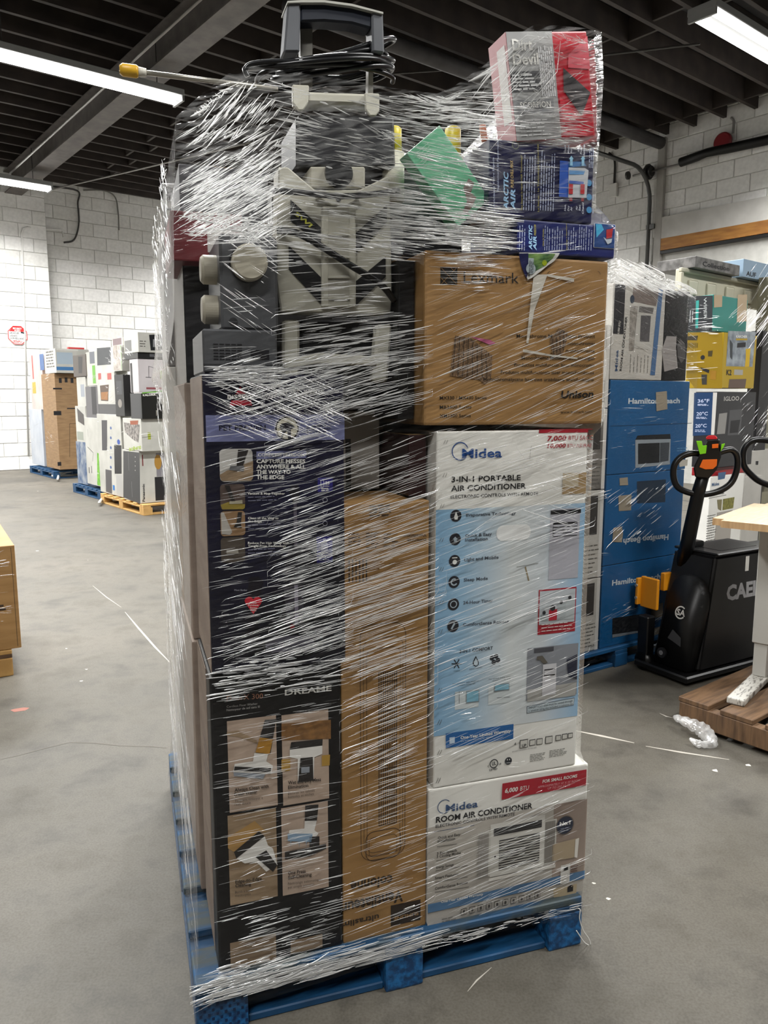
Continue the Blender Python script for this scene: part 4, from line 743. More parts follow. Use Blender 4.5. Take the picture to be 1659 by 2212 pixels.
# ---------------------------------------------------------------- cartons deeper in the load
def lcart(s, t, z, w, d, h, mat, label, tape=True, **k): return carton('carton', LP(s, t, z), A, w, d, h, mat, label, tape=tape, mode='n', **k)
r, F, L = lcart(.045, .345, .14, .47, .50, .70, KRAFT_PALE, 'pale brown carton in the bottom layer behind the black carton')
L.Rr(.0, .02, .02, .98, SEAM, 'edge_seam'); L.L(.1, .15, .9, .35, .004, ink('#5c5048')); L.L(.1, .18, .9, .38, .004, ink('#5c5048'))
lcart(.52, .435, .14, .47, .76, .62, KRAFT_DARK, 'dark brown carton low behind the window air conditioner carton')
r, F, L = lcart(.03, .86, .14, .48, .34, .86, CARD_WHITE, 'white carton at the rear corner of the wrapped load')
r, F, L = lcart(.05, .36, .842, .46, .49, .66, KRAFT_PALE, 'pale brown carton in the second layer behind the navy carton'); L.lines(.15, .2, .5, .5, 5, .01, ink('#6a5c52')); L.Rr(.05, .3, .35, .98, KRAFT_DARK, 'print_panel')
lcart(.03, .87, 1.002, .47, .32, .56, CARD_WHITE, 'white carton in the second layer at the rear corner')
lcart(.53, .44, .762, .46, .74, .62, KRAFT_DARK, 'dark brown carton behind the portable air conditioner carton')
lcart(.53, .47, 1.384, .48, .70, .50, ink('#2a2627'), 'black carton behind the brown printer carton')
lcart(.385, .25, 1.232, .14, .20, .20, ink('#a8a39c'), 'grey box with a brush picture standing on the tower fan carton')[1].Rr(.35, .35, .45, 1, ink('#1a1917'), 'brush_picture')
lcart(.535, .06, 1.234, .045, .30, .145, ink('#2a1012'), 'narrow dark red box squeezed beside the portable air conditioner'); lcart(.512, .07, 1.415, .04, .38, .36, ink('#131214'), 'thin black carton standing between the machine and the printer carton')  # thin black box is added to darken the gap beside the printer carton
lcart(.06, .40, 1.504, .45, .46, .40, ink('#232225'), 'black carton with pale end behind the grey dial appliance')[2].Rr(.0, .0, 1, 1, ink('#8f8a84'), 'pale_end')
lcart(.035, .88, 1.564, .46, .30, .40, ink('#8d8a88'), 'grey carton at the rear under the slanting film')
r, F, L = lcart(.03, .33, 1.79, .17, .30, .115, ink('#6a2228'), 'red box showing through the film above the dial appliance'); F.Rr(.5, .3, .85, .8, ink('#b9b4b0'), 'pale_print'); L.Rr(.1, .1, .9, .4, ink('#a8686c'), 'pink_print')
lcart(.06, .42, 1.907, .22, .36, .13, ink('#3a393c'), 'dark grey box high under the gathered film')
cl = empty('wire_shelf', LP(.05, .9, 1.966), A, 'grey wire shelf edge sticking out at the upper corner', 'shelf')
tube('frame_rod', spline([(0, 0, 0), (0, 0, .12), (.02, 0, .14), (.3, 0, .14), (.32, 0, .12), (.32, 0, 0)], 3), .006, ink('#9a9a98', .4), cl, 6)
for k in range(3): tube('shelf_bar', [(0, 0, .03 + .04 * k), (.32, 0, .03 + .04 * k)], .004, ink('#77777a', .4), cl, 5)
# ---------------------------------------------------------------- grey appliance with dials
GM = noisy('grey_metal', '#4c4d50', '#58595c', 3, .38, metal=.2); BEI = ink('#a9a393', .45)
ap = empty('kitchen_appliance', LP(.07, .05, 1.516), A, 'grey metal appliance with beige round dials on top of the navy carton', 'appliance')
box('base_housing', .0, 0, 0, .158, .26, .092, GM, ap, .004); box('upper_housing', .042, .015, .092, .165, .26, .290, GM, ap, .006)
def apx(x, y, t): q = MW[ap.name].inverted() @ onplane(x, y, LP(0, t, 0), E2); return q
k0 = apx(538, 568, .05)
disc('dial_ring', (k0.x, .015, k0.z), .040, .006, (0, -1, 0), BLK, ap); disc('dial', (k0.x, .009, k0.z), .0375, .026, (0, -1, 0), BEI, ap, 40, .004)
for z_ in (.225, .14): disc('dial', (.042, .085, z_), .031, .034, (-1, 0, 0), BEI, ap, 36, .006)
k1 = apx(504, 695, .065); disc('slotted_cap', (k1.x, .015, k1.z), .009, .0015, (0, -1, 0), ink('#2a2a2c'), ap); box('cap_slot', k1.x - .008, .0128, k1.z - .001, k1.x + .008, .0134, k1.z + .001, GM, ap)
for i in range(5):
    for j in range(6): box('vent_slot', .022 + i * .0125, -.0008, .028 + j * .0062, .032 + i * .0125, .001, .0306 + j * .0062, BLK, ap)
box('seam', 0, -.0006, .018, .158, .0, .0192, BLK, ap); box('dark_socket', .10, -.001, .03, .14, .0, .05, BLK, ap)
# ---------------------------------------------------------------- pressure washer
PW = noisy('off_white_plastic', '#a8a598', '#b4b1a4', 4, .42); PB = ink('#141416', .4); PG = noisy('grey_plastic', '#54565a', '#606266', 4, .42)
pw = empty('pressure_washer', LP(0, 0, 1.40), A, 'off-white and black pressure washer standing upright in the middle of the load', 'pressure washer')
PT = .10
def wq(x, y, t=PT): q = MW[pw.name].inverted() @ onplane(x, y, LP(0, t, 0), E2); return (q.x, q.z)
def wp_(name, pts, y0, y1, mat, bev=.0): return prism(name, [wq(*p, y0) for p in pts], y0, y1, mat, pw, bev)
def cW(x, y): return (580 + x / 5.53, 330 + y / 5.53)
wp_('back_panel', [cW(*p) for p in ((120, 170), (235, 170), (560, 445), (1090, 440), (1420, 280), (1450, 300), (1480, 1700), (1460, 1910), (1390, 1930), (150, 1900), (90, 1500))], .10, .16, PW, .003)
for pts in (((265, 560), (635, 900), (635, 1090), (265, 810)), ((1415, 620), (1415, 830), (1050, 1200), (1050, 950)), ((245, 1110), (640, 1500), (640, 1815), (245, 1390)), ((1400, 1240), (1400, 1480), (1050, 1820), (1050, 1530))): wp_('black_slot', [cW(*p) for p in pts], .096, .10, PB)
wp_('centre_column', [cW(*p) for p in ((640, 640), (1048, 640), (1048, 1850), (640, 1850))], .085, .10, PW, .003); wp_('column_recess', [cW(*p) for p in ((715, 660), (965, 660), (965, 1840), (715, 1840))], .083, .085, ink('#99968a'), .0)
for y in (960, 1230, 1470, 1720): wp_('column_rib', [cW(*p) for p in ((712, y), (968, y), (968, y + 28), (712, y + 28))], .079, .083, PW)
wp_('top_bracket', [cW(*p) for p in ((560, 520), (1110, 520), (1010, 590), (930, 630), (760, 630), (690, 590))], .083, .10, PW, .002); q = wq(*cW(833, 557), .083); disc('bolt_hole', (q[0], .083, q[1]), .0055, .002, (0, -1, 0), BLK, pw)
wp_('motor_housing', [cW(*p) for p in ((495, 165), (1155, 165), (1155, 420), (495, 420))], .11, .26, ink('#a39f91'), .003); q = wq(*cW(832, 255), .11); disc('pump_port', (q[0], .11, q[1]), .031, .012, (0, -1, 0), PB, pw, 36)
wp_('upper_body', [(640, 248), (852, 248), (856, 362), (640, 362)], .12, .3, ink('#1b1b1e'), .006)
wp_('leg', [(610, 690), (648, 690), (648, 868), (610, 868)], .115, .15, PW, .006); wp_('leg', [(815, 700), (848, 700), (838, 826), (805, 826)], .115, .15, PW, .006); wp_('lower_crossbar', [(610, 778), (690, 762), (812, 770), (815, 790), (690, 788), (612, 800)], .11, .14, PW, .004)
wp_('lower_body', [(648, 690), (815, 690), (805, 880), (650, 880)], .16, .30, ink('#17171a'), .006)
wp_('hose_hook_bar', [(640, 196), (812, 202), (812, 228), (640, 222)], .10, .15, PW, .006); wp_('hose_hook', [(632, 182), (668, 184), (666, 222), (655, 238), (645, 238), (632, 220)], .09, .10, PW, .002); wp_('hose_hook', [(788, 200), (820, 202), (820, 240), (812, 250), (800, 250), (790, 236)], .09, .10, PW, .002)
wp_('handle_post', [(613, 112), (622, 2), (650, 2), (648, 112)], .12, .17, PG, .004); wp_('handle_post', [(803, 24), (828, 27), (831, 115), (805, 112)], .12, .17, PG, .004); wp_('post_core', [(648, 44), (675, 46), (675, 190), (650, 190)], .16, .18, ink('#6a6862')); wp_('post_core', [(798, 62), (806, 62), (806, 240), (794, 240)], .16, .18, ink('#8d8a82'))
wp_('handle_top', [(621, 2), (650, .0), (700, 0), (760, 8), (828, 26), (828, 30), (760, 13), (700, 5), (650, 5), (621, 6)], .115, .185, ink('#a9a8a0'), .0)
wp_('grip', [(649, 8), (700, 7), (760, 15), (804, 27), (803, 62), (760, 50), (700, 45), (649, 47)], .125, .17, ink('#101622', .5), .004)
FF = Face(pw, (0, .096, 0), (1, 0, 0), (0, 0, 1), (0, -1, 0), 1, 1, 'px'); FF.T('SWI', *cW(305, 735), *cW(500, 900), 9, ink('#a8a838'), .03, .1, lay=2)
def ht(name, pts, rad, mat, label, cat): 
    o = tube(name, spline([onplane(x, y, LP(0, t, 0), E2) for x, y, t in pts], 8), rad, mat, n=8); return tag(o, label, cat)
HOSE = ink('#0d0d0f', .3)
ht('pressure_hose', [(590, 412, .06), (650, 416, .06), (730, 424, .06), (800, 420, .06), (862, 412, .07)], .0065, HOSE, 'black hose stretched flat across the white machine panel', 'hose')
ht('pressure_hose', [(600, 498, .09), (640, 503, .07), (690, 530, .07), (760, 575, .06), (820, 612, .06), (852, 650, .08)], .0075, HOSE, 'black hose slanting down over the white machine panel', 'hose')
# coiled cord on top
cr = empty('power_cord', LP(.35, .19, 2.10), A, 'black power cord coiled around the machine handle on top', 'cord')
def cpt(x, y, t): return MW[cr.name].inverted() @ onplane(x, y, LP(0, t, 0), E2)
for k, (x, y, rx, ry, dz, ph) in enumerate(((690, 148, 158, 20, 0, 0), (700, 132, 140, 32, .0, .4), (720, 140, 118, 40, 0, .8), (735, 132, 100, 24, 0, 1.5), (690, 160, 135, 14, 0, 2.2), (745, 120, 100, 30, 0, 2.8), (720, 165, 125, 16, 0, 1.1), (730, 150, 110, 30, 0, 3.3))):
    pts = []
    for j in range(14):
        a = 2 * math.pi * j / 14
        wob = 1 + .06 * math.sin(3 * a + k * 1.7)
        c0 = cpt(x + rx * wob * math.cos(a), y - ry * .85 * math.sin(a + ph * .5) + 7 * math.sin(2 * a + k), .19)
        c0.y += (rx / 870) * .5 * math.sin(a); pts.append(c0)
    tube('cord_loop', spline(pts, 4, True), .0058, HOSE, cr, 7, True)
ht('cord_end', [(535, 165, .12), (530, 150, .12), (545, 138, .12), (600, 133, .12), (700, 136, .12), (800, 150, .14), (845, 165, .16), (848, 178, .18)], .0056, HOSE, 'loose loop of black cord hanging over the film edge', 'cord')
# lance with a yellow tip
wn = empty('spray_lance', onplane(258, 150, LP(0, .11, 0), E2), A, 'thin steel spray lance with a yellow tip poking out sideways', 'spray lance')
dv = MW[wn.name].to_3x3().inverted() @ (onplane(600, 193, LP(0, .11, 0), E2) - onplane(258, 150, LP(0, .11, 0), E2))
dn = dv.normalized()
tube('lance_tube', [dn * .045, dv], .0052, ink('#9a968c', .3, .7), wn, 10); tube('yellow_nozzle', [dn * 0, dn * .006, dn * .032, dn * .036], [.008, .0125, .0125, .0105], ink('#c99c28', .4), wn, 12); tube('nozzle_collar', [dn * .036, dn * .052], [.0095, .008], ink('#c4c0b4', .4), wn, 10)
for x0, y0, x1, y1, lb in ((840, 268, 878, 308, 'yellow plastic cap beside the mint carton, nearer the machine'), (974, 268, 1004, 318, 'yellow plastic cap beside the mint carton, nearer the red carton')):
    a = onplane(x0, y1, LP(0, .12, 0), E2); b_ = onplane(x1, y0, LP(0, .12, 0), E2); w_ = (b_ - a).dot(E1); h_ = b_.z - a.z
    e_ = empty('bottle', a, A, lb, 'bottle'); tube('bottle_body', [(w_ / 2, .03, -.12), (w_ / 2, .03, -.012)], .026, ink('#b8b4a4'), e_, 14); tube('bottle_cap', [(w_ / 2, .03, -.012), (w_ / 2, .03, h_ - .004), (w_ / 2, .03, h_)], [.02, .019, .015], ink('#c8b428', .4), e_, 14)
lcart(.545, .13, 1.795, .15, .22, .10, ink('#17181f'), 'black box lying under the mint carton'); lcart(.52, .19, 1.897, .19, .2, .1, ink('#2b2a2c'), 'charcoal box behind the mint carton')
ht('orange_strap', [(1042, 270, .07), (1045, 290, .07), (1048, 305, .07)], .008, ink('#b0582c'), 'short orange strap end beside the red carton', 'strap')
# ================================================================== stretch film
def film_mat(name, refl=.40, base=.006, bump=.4, sc_=(14, 90, 1), rot=.28, layers=(1.78, 1.95, .01, .13)):
    m = bpy.data.materials.new(name); m.use_nodes = True; nt = m.node_tree; nt.nodes.remove(nt.nodes['Principled BSDF'])
    uvn = nd(nt, 'ShaderNodeUVMap'); mp = nd(nt, 'ShaderNodeMapping'); mp.inputs['Rotation'].default_value = (0, 0, -rot); mp.inputs['Scale'].default_value = (1, 1, 1)
    nt.links.new(uvn.outputs[0], mp.inputs[0])
    m2 = nd(nt, 'ShaderNodeMapping'); m2.inputs['Scale'].default_value = sc_; nt.links.new(mp.outputs[0], m2.inputs[0])
    n = nd(nt, 'ShaderNodeTexNoise'); n.inputs['Scale'].default_value = 1.3; n.inputs['Detail'].default_value = 1.5; n.inputs['Roughness'].default_value = .55; nt.links.new(m2.outputs[0], n.inputs['Vector'])
    b = nd(nt, 'ShaderNodeBump'); b.inputs['Strength'].default_value = bump; b.inputs['Distance'].default_value = .01; nt.links.new(n.outputs[0], b.inputs['Height'])
    gl = nd(nt, 'ShaderNodeBsdfGlossy'); gl.inputs['Roughness'].default_value = .10; gl.inputs['Color'].default_value = (1, 1, 1, 1); nt.links.new(b.outputs[0], gl.inputs['Normal'])
    tr = nd(nt, 'ShaderNodeBsdfTransparent'); tr.inputs[0].default_value = (.985, .985, .98, 1)
    fr = nd(nt, 'ShaderNodeFresnel'); fr.inputs[0].default_value = 1.42; nt.links.new(b.outputs[0], fr.inputs['Normal'])
    ml = nd(nt, 'ShaderNodeMath', operation='MULTIPLY_ADD'); ml.inputs[1].default_value = refl; ml.inputs[2].default_value = base; ml.use_clamp = True; nt.links.new(fr.outputs[0], ml.inputs[0])
    mx = nd(nt, 'ShaderNodeMixShader'); nt.links.new(ml.outputs[0], mx.inputs[0]); nt.links.new(tr.outputs[0], mx.inputs[1]); nt.links.new(gl.outputs[0], mx.inputs[2])
    # gathered layers near the top of the winding scatter a little light
    sp_ = nd(nt, 'ShaderNodeSeparateXYZ'); nt.links.new(uvn.outputs[0], sp_.inputs[0])
    ly = nd(nt, 'ShaderNodeMapRange'); ly.inputs[1].default_value = layers[0]; ly.inputs[2].default_value = layers[1]; ly.inputs[3].default_value = layers[2]; ly.inputs[4].default_value = layers[3]; nt.links.new(sp_.outputs[1], ly.inputs[0])
    nm = nd(nt, 'ShaderNodeMath', operation='MULTIPLY'); nr = ramp(nt, n.outputs[0], [(.42, (0, 0, 0, 1)), (.68, (1, 1, 1, 1))]); nt.links.new(nr, nm.inputs[0]); nt.links.new(ly.outputs[0], nm.inputs[1])
    dv_ = nd(nt, 'ShaderNodeBsdfTranslucent'); dv_.inputs[0].default_value = (.95, .95, .94, 1); dd_ = nd(nt, 'ShaderNodeBsdfDiffuse'); dd_.inputs[0].default_value = (.95, .95, .94, 1); dm = nd(nt, 'ShaderNodeMixShader'); nt.links.new(dv_.outputs[0], dm.inputs[1]); nt.links.new(dd_.outputs[0], dm.inputs[2])
    m3 = nd(nt, 'ShaderNodeMixShader'); nt.links.new(nm.outputs[0], m3.inputs[0]); nt.links.new(mx.outputs[0], m3.inputs[1]); nt.links.new(dm.outputs[0], m3.inputs[2])
    nt.links.new(m3.outputs[0], nt.nodes['Material Output'].inputs[0]); return m
def fold_mat(name, white=(1, 1, .99, 1)):
    """gathered folds of the same film: white colour stands in for lamp glints, gloss adds the sheen"""
    m = bpy.data.materials.new(name); m.use_nodes = True; nt = m.node_tree; nt.nodes.remove(nt.nodes['Principled BSDF'])
    at = nd(nt, 'ShaderNodeAttribute', attribute_name='fold')
    df = nd(nt, 'ShaderNodeBsdfDiffuse'); df.inputs[0].default_value = white; ts_ = nd(nt, 'ShaderNodeBsdfTranslucent'); ts_.inputs[0].default_value = white  # white put into the fold colour to imitate lamp highlights on the wrinkles
    a1 = nd(nt, 'ShaderNodeMixShader'); a1.inputs[0].default_value = .4; nt.links.new(df.outputs[0], a1.inputs[1]); nt.links.new(ts_.outputs[0], a1.inputs[2])
    gl = nd(nt, 'ShaderNodeBsdfGlossy'); gl.inputs['Roughness'].default_value = .2; a2 = nd(nt, 'ShaderNodeMixShader'); a2.inputs[0].default_value = .42; nt.links.new(a1.outputs[0], a2.inputs[1]); nt.links.new(gl.outputs[0], a2.inputs[2])
    tr = nd(nt, 'ShaderNodeBsdfTransparent'); mx = nd(nt, 'ShaderNodeMixShader'); nt.links.new(at.outputs['Fac'], mx.inputs[0]); nt.links.new(tr.outputs[0], mx.inputs[1]); nt.links.new(a2.outputs[0], mx.inputs[2])
    nt.links.new(mx.outputs[0], nt.nodes['Material Output'].inputs[0]); return m
FILM = film_mat('stretch_film'); FOLD = fold_mat('film_fold')
class Folds:
    clip = None
    def __init__(s): s.v, s.f, s.a = [], [], []
    def strand(s, pts, wd, N, op):
        """flattened ridge: two edges and a raised spine, tapering to both ends"""
        n = len(pts); i0 = len(s.v)
        for i, p in enumerate(pts):
            a = pts[max(0, i - 1)]; b = pts[min(n - 1, i + 1)]; t = (b - a).normalized(); q = t.cross(N).normalized()
            k = math.sin(math.pi * (i + .12) / (n - .76)) ** .6 * wd * .5
            s.v += [p + q * k, p + N * (k * 1.1 + .0002), p - q * k]; s.a += [op] * 3
        for i in range(n - 1):
            a = i0 + 3 * i; s.f += [(a, a + 1, a + 4, a + 3), (a + 1, a + 2, a + 5, a + 4)]
    def build(s, name, parent, mat=None):
        o = mesh_obj(name, s.v, s.f, mat or FOLD, parent, True); at = o.data.attributes.new('fold', 'FLOAT', 'POINT'); at.data.foreach_set('value', s.a); o['kind'] = 'stuff'; return o
    def region(s, fr, a0, a1, b0, b1, n, ang, sd, ln, wd, op=.7, curve=.03, clus=6):
        """n ridges on frame fr = (origin, X, Y, N) in the window a0..a1 x b0..b1, in loose bundles"""
        O_, X_, Y_, N_ = fr; k = 0; n = n * 1.0; ln = ln * .62
        while k < n:
            ca, cb = rnd.uniform(a0, a1), rnd.uniform(b0, b1); an0 = R(rnd.gauss(ang, sd * .55)); m = rnd.randint(1, clus)
            for _ in range(m):
                a = ca + rnd.gauss(0, ln * .6); b = cb + rnd.gauss(0, ln * .16)
                if not (a0 + .02 <= a <= a1 - .02 and b0 <= b <= b1): continue
                an = an0 + R(rnd.gauss(0, 1.2)); l_ = ln * rnd.lognormvariate(-.25, .6); w_ = wd * rnd.lognormvariate(-.42, .45) * .001; cu = rnd.gauss(0, curve * .3) * l_; pts = []
                for j in range(6):
                    q = j / 5 - .5; da = q * l_; db = cu * (1 - 4 * q * q)
                    A_, B_ = a + da * math.cos(an) - db * math.sin(an), b + da * math.sin(an) + db * math.cos(an)
                    A_ = min(max(A_, a0 - .012), a1 + .012); B_ = min(B_, s.clip(A_) - .003 * j) if s.clip else B_; pts.append(O_ + X_ * A_ + Y_ * B_ + N_ * (.0012 + rnd.random() * .0012))
                s.strand(pts, w_, N_, min(1, op * rnd.choice((.45, 1.0, 1.8, 2.4)))); k += 1
Z = Vector((0, 0, 1))
sw = empty('stretch_wrap', LO, A, 'clear wrinkled stretch film wound round the tall pallet load', 'stretch film')
def ip(x, xs, ys): return float(np.interp(x, xs, ys))
def rim(z):   # s0, s1, t0, t1 of the film at a height
    s0 = ip(z, [.06, .2, .9, 1.45, 1.53, 1.62, 1.8, 2.3], [-.006, .012, .022, .028, -.004, .012, .018, .05])
    s1 = ip(z, [.06, .13, .15, .5, .53, 1.38, 1.41, 1.78, 1.80, 1.87, 1.90, 2.05, 2.3], [1.02, 1.026, 1.038, 1.038, 1.002, 1.006, 1.038, 1.038, 1.052, 1.052, .988, .985, .972])
    t0 = ip(z, [.06, .11, .15, 1.8, 2.3], [-.012, -.008, .008, .008, .0])
    return s0, s1, t0, 1.225
ZT_S = [-.05, .03, .10, .17, .26, .47, .60, .70, .79, .97, 1.1]; ZT_Z = [1.96, 1.99, 2.06, 2.115, 2.11, 2.11, 2.115, 2.19, 2.275, 2.285, 2.25]
vs, fs, us = [], [], []; NP = 120; NZ = 90
def film_pt(f, z):
    s0, s1, t0, t1 = rim(z); w_, d_ = s1 - s0, t1 - t0; per = 2 * (w_ + d_); q = f * per; rc = .012
    if q < w_: s, t = s0 + q, t0
    elif q < w_ + d_: s, t = s1, t0 + q - w_
    elif q < 2 * w_ + d_: s, t = s1 - (q - w_ - d_), t1
    else: s, t = s0, t1 - (q - 2 * w_ - d_)
    return s, t, q
for i in range(NZ + 1):
    for k in range(NP + 1):
        f = k / NP; z = .075 + (2.3 - .075) * i / NZ
        s, t, q = film_pt(f % 1.0 if k < NP else 0.0, z); zt = ip(s, ZT_S, ZT_Z) - .12 * max(0, t - .45)
        zb = ip(s, [0, .25, .5, .8, 1.02], [.055, .075, .095, .10, .085])
        z2 = zb + (zt - zb) * i / NZ
        s, t, q = film_pt(f if k < NP else 0.0, z2)
        if z2 > 1.8 and t < .3: t += .012 * math.sin(9 * s + 4 * z2)
        vs.append((s, t, z2)); us.append((f * 4.5, z2))
for i in range(NZ):
    for k in range(NP):
        a = i * (NP + 1) + k; fs.append((a, a + 1, a + NP + 2, a + NP + 1))
fo_ = mesh_obj('film', vs, fs, FILM, sw, True, us)
# folds: front face (s to the right, z up), left face (t to the back, z up)
fd = Folds(); FR = (Vector((0, .006, 0)), Vector((1, 0, 0)), Z, Vector((0, -1, 0))); FLf = (Vector((.012, 0, 0)), Vector((0, 1, 0)), Z, Vector((-1, 0, 0)))
G = fd.region; fd.clip = lambda a: ip(a, ZT_S, ZT_Z) - .008
# a0, a1, b0, b1, n, ang, sd, len, width mm, opacity
G(FR, .06, .36, .10, .30, 150, 4, 3, .10, 1.7, .6); G(FR, .02, .60, .085, .15, 170, 3, 3, .14, 2.4, .6); G(FR, .03, .25, .12, .17, 80, 6, 6, .09, 2.6, .7)
G(FR, .06, .36, .30, .80, 190, 2, 3, .10, 1.5, .5); G(FR, .06, .36, .80, .90, 150, 2, 4, .10, 2.6, .75, clus=10)
G(FR, .06, .37, .90, 1.15, 150, 6, 4, .09, 1.5, .5); G(FR, .20, .37, .90, 1.20, 150, 14, 3, .15, 1.8, .7); G(FR, .07, .37, 1.15, 1.42, 150, 8, 5, .09, 1.4, .5); G(FR, .20, .58, 1.10, 1.42, 260, 16, 3, .16, 1.7, .7)
G(FR, .07, .37, 1.38, 1.52, 170, -22, 4, .11, 1.6, .6); G(FR, .10, .50, 1.42, 1.56, 230, 17, 4, .13, 1.9, .7); G(FR, .07, .25, 1.49, 1.53, 120, 4, 6, .07, 3.0, .8, clus=10)
G(FR, .36, .58, .15, .60, 150, 9, 5, .14, 1.5, .6); G(FR, .36, .58, .60, 1.25, 330, 14, 3, .18, 1.7, .65); G(FR, .10, .60, .84, 1.05, 200, 13, 3, .2, 2.0, .7)
G(FR, .58, 1.0, .60, 1.25, 230, 15, 3, .17, 1.5, .6); G(FR, .58, 1.0, 1.2, 1.39, 130, 15, 4, .13, 1.3, .5); G(FR, .80, 1.0, 1.15, 1.38, 40, -20, 2, .14, 1.3, .6); G(FR, .58, 1.03, .15, .47, 170, 12, 4, .15, 1.5, .6)
G(FR, .56, 1.03, 1.41, 1.72, 230, 21, 3, .15, 1.5, .6); G(FR, .56, .75, 1.70, 1.80, 110, 3, 3, .12, 1.5, .6); G(FR, .80, 1.03, 1.6, 1.78, 40, 14, 8, .09, 1.1, .4)
G(FR, .10, .24, 1.6, 1.80, 40, -32, 4, .08, 1.6, .75, clus=5); G(FR, .10, .30, 1.64, 1.82, 60, 6, 4, .09, 2.0, .8); G(FR, .22, .56, 1.44, 1.66, 300, 9, 5, .13, 1.9, .7)
G(FR, .24, .50, 1.64, 1.76, 60, 4, 5, .10, 1.7, .65); G(FR, .22, .56, 1.76, 1.92, 330, -2, 5, .10, 2.0, .7); G(FR, .44, .78, 1.80, 1.90, 330, 0, 3, .15, 2.2, .75); G(FR, .44, .72, 1.88, 2.09, 260, -3, 7, .12, 2.0, .65)
G(FR, .22, .50, 1.93, 2.09, 150, -3, 14, .07, 2.4, .7); G(FR, .03, .25, 1.79, 1.90, 260, 30, 6, .08, 1.8, .7); G(FR, .03, .26, 1.84, 2.0, 260, 34, 7, .08, 1.8, .65); G(FR, .05, .26, 1.96, 2.08, 150, 50, 12, .06, 2.2, .65); G(FR, .03, .24, 1.77, 1.83, 130, 4, 10, .06, 2.4, .7)
G(FR, .02, .24, 1.79, 1.93, 180, 30, 7, .08, 1.9, .6); G(FR, .70, .98, 1.885, 2.04, 70, 2, 8, .08, 1.3, .45); G(FR, .72, .97, 2.04, 2.12, 130, 3, 8, .08, 2.0, .65); G(FR, .74, .96, 2.10, 2.28, 130, 8, 22, .06, 1.8, .6); G(FR, .66, .86, 2.10, 2.26, 60, 46, 8, .13, 1.8, .6); G(FR, .48, .76, 2.04, 2.13, 110, 6, 8, .13, 2.4, .65)
G(FR, .78, 1.04, .10, .13, 40, 0, 12, .06, 2.0, .6); G(FR, .06, 1.0, .2, 2.0, 160, 10, 14, .07, 1.2, .4)
fd.clip = None; FRP = (Vector((0, -.010, 0)), Vector((1, 0, 0)), Z, Vector((0, -1, 0)))
G(FRP, .0, .62, .095, .15, 220, 3, 4, .15, 3.0, .75, clus=10); G(FRP, .0, .30, .10, .15, 150, 5, 8, .11, 3.0, .7, clus=10); G(FRP, .62, 1.02, .10, .13, 60, 2, 8, .08, 2.2, .6)
# left face: t back, z up; ridges climb towards the back
G(FLf, .03, 1.2, .12, .85, 260, 24, 7, .16, 1.8, .4); G(FLf, .02, 1.2, .85, 1.5, 320, 20, 9, .15, 1.8, .42); G(FLf, .02, 1.1, 1.5, 1.75, 200, 12, 16, .12, 2.2, .45); G(FLf, .02, 1.0, 1.75, 1.97, 240, 22, 14, .1, 2.2, .55)
fd.build('film_wrinkles', sw)
# loose tail of film string at the pallet corner
ht('film_string', [(1245, 1962, -.004), (1253, 1965, -.01), (1252, 1985, -.012), (1260, 2010, -.012), (1272, 2028, -.012), (1275, 2042, -.012), (1262, 2035, -.012), (1245, 2010, -.01)], .0013, ink('#c9c8c2'), 'thin white string of film dangling from the blue pallet corner', 'film string')
# ================================================================== right: blue microwave cartons on their pallet
A2 = R(90 - 57); X2 = Vector((math.sin(R(57)), math.cos(R(57)), 0)); Y2 = Vector((-math.cos(R(57)), math.sin(R(57)), 0)); O2 = Vector((1.0704, 3.9388, 0))
def DP(s, t, z=0.0): return O2 + X2 * s + Y2 * t + Z * z
pallet('pallet', DP(-.32, 0), A2, 1.22, 1.016, 'dark blue pallet under the stacked blue microwave cartons', (BLUE_WOOD, BLUE_WOOD, BLUE_WOOD), hh=.115)
HB = noisy('bright_blue_print', '#074a78', '#0a5488', 2, .4); HBD = ink('#0a3558')
def d3(x, y): return (1240 + x / 3.687, 900 + y / 3.687)
def d2(x, y): return (1240 + x / 3.959, 520 + y / 3.959)
SIL = ink('#b9c2c8'); TANP = ink('#8f8574', .6); MW_ = ink('#16181c', .3)
r, F, L = carton('carton', DP(.145, .03, 1.068), A2, .66, .42, .495, HB, 'bright blue microwave carton with white name, top of the blue stack')
F.T('Hamilton Beach', *d2(462, 1393), *d2(902, 1388), 11, SIL, .03); F.P([d2(697, 1296), d2(790, 1285), d2(795, 1440), d2(702, 1458)], TANP, 'torn_tape', 4)
F.L(*d2(305, 1585), *d2(1005, 1560), 1.2, HBD, 'seam_line', 2)
mp_ = F.P([d3(487, 185), d3(768, 178), d3(762, 380), d3(487, 408)], ink('#8a9298'), 'microwave_picture', 2); F.P([d3(505, 150), d3(765, 138), d3(768, 178), d3(487, 185)], MW_, 'picture_shape', 2, mp_); F.P([d3(508, 215), d3(680, 208), d3(678, 365), d3(508, 378)], MW_, 'picture_shape', 3, mp_); F.P([d3(684, 208), d3(758, 205), d3(750, 350), d3(682, 362)], ink('#3a3f45'), 'picture_shape', 3, mp_)
F.P([d3(835, 345), d3(905, 340), d3(900, 390), d3(838, 400)], ink('#b9b4a8'), 'white_label', 2); F.lines(*d3(820, 245), *d3(920, 275), 2, 1.6, ink('#5b8fb8'))
r, F, L = carton('carton', DP(.145, .03, .575), A2, .655, .42, .490, HB, 'bright blue microwave carton standing upside down, middle of the blue stack')
F.T('Hamilton Beach', *d3(752, 938), *d3(392, 975), 11, SIL, .03); F.P([d3(500, 515), d3(730, 500), d3(725, 680), d3(500, 690)], ink('#15293c'), 'microwave_picture', 2)
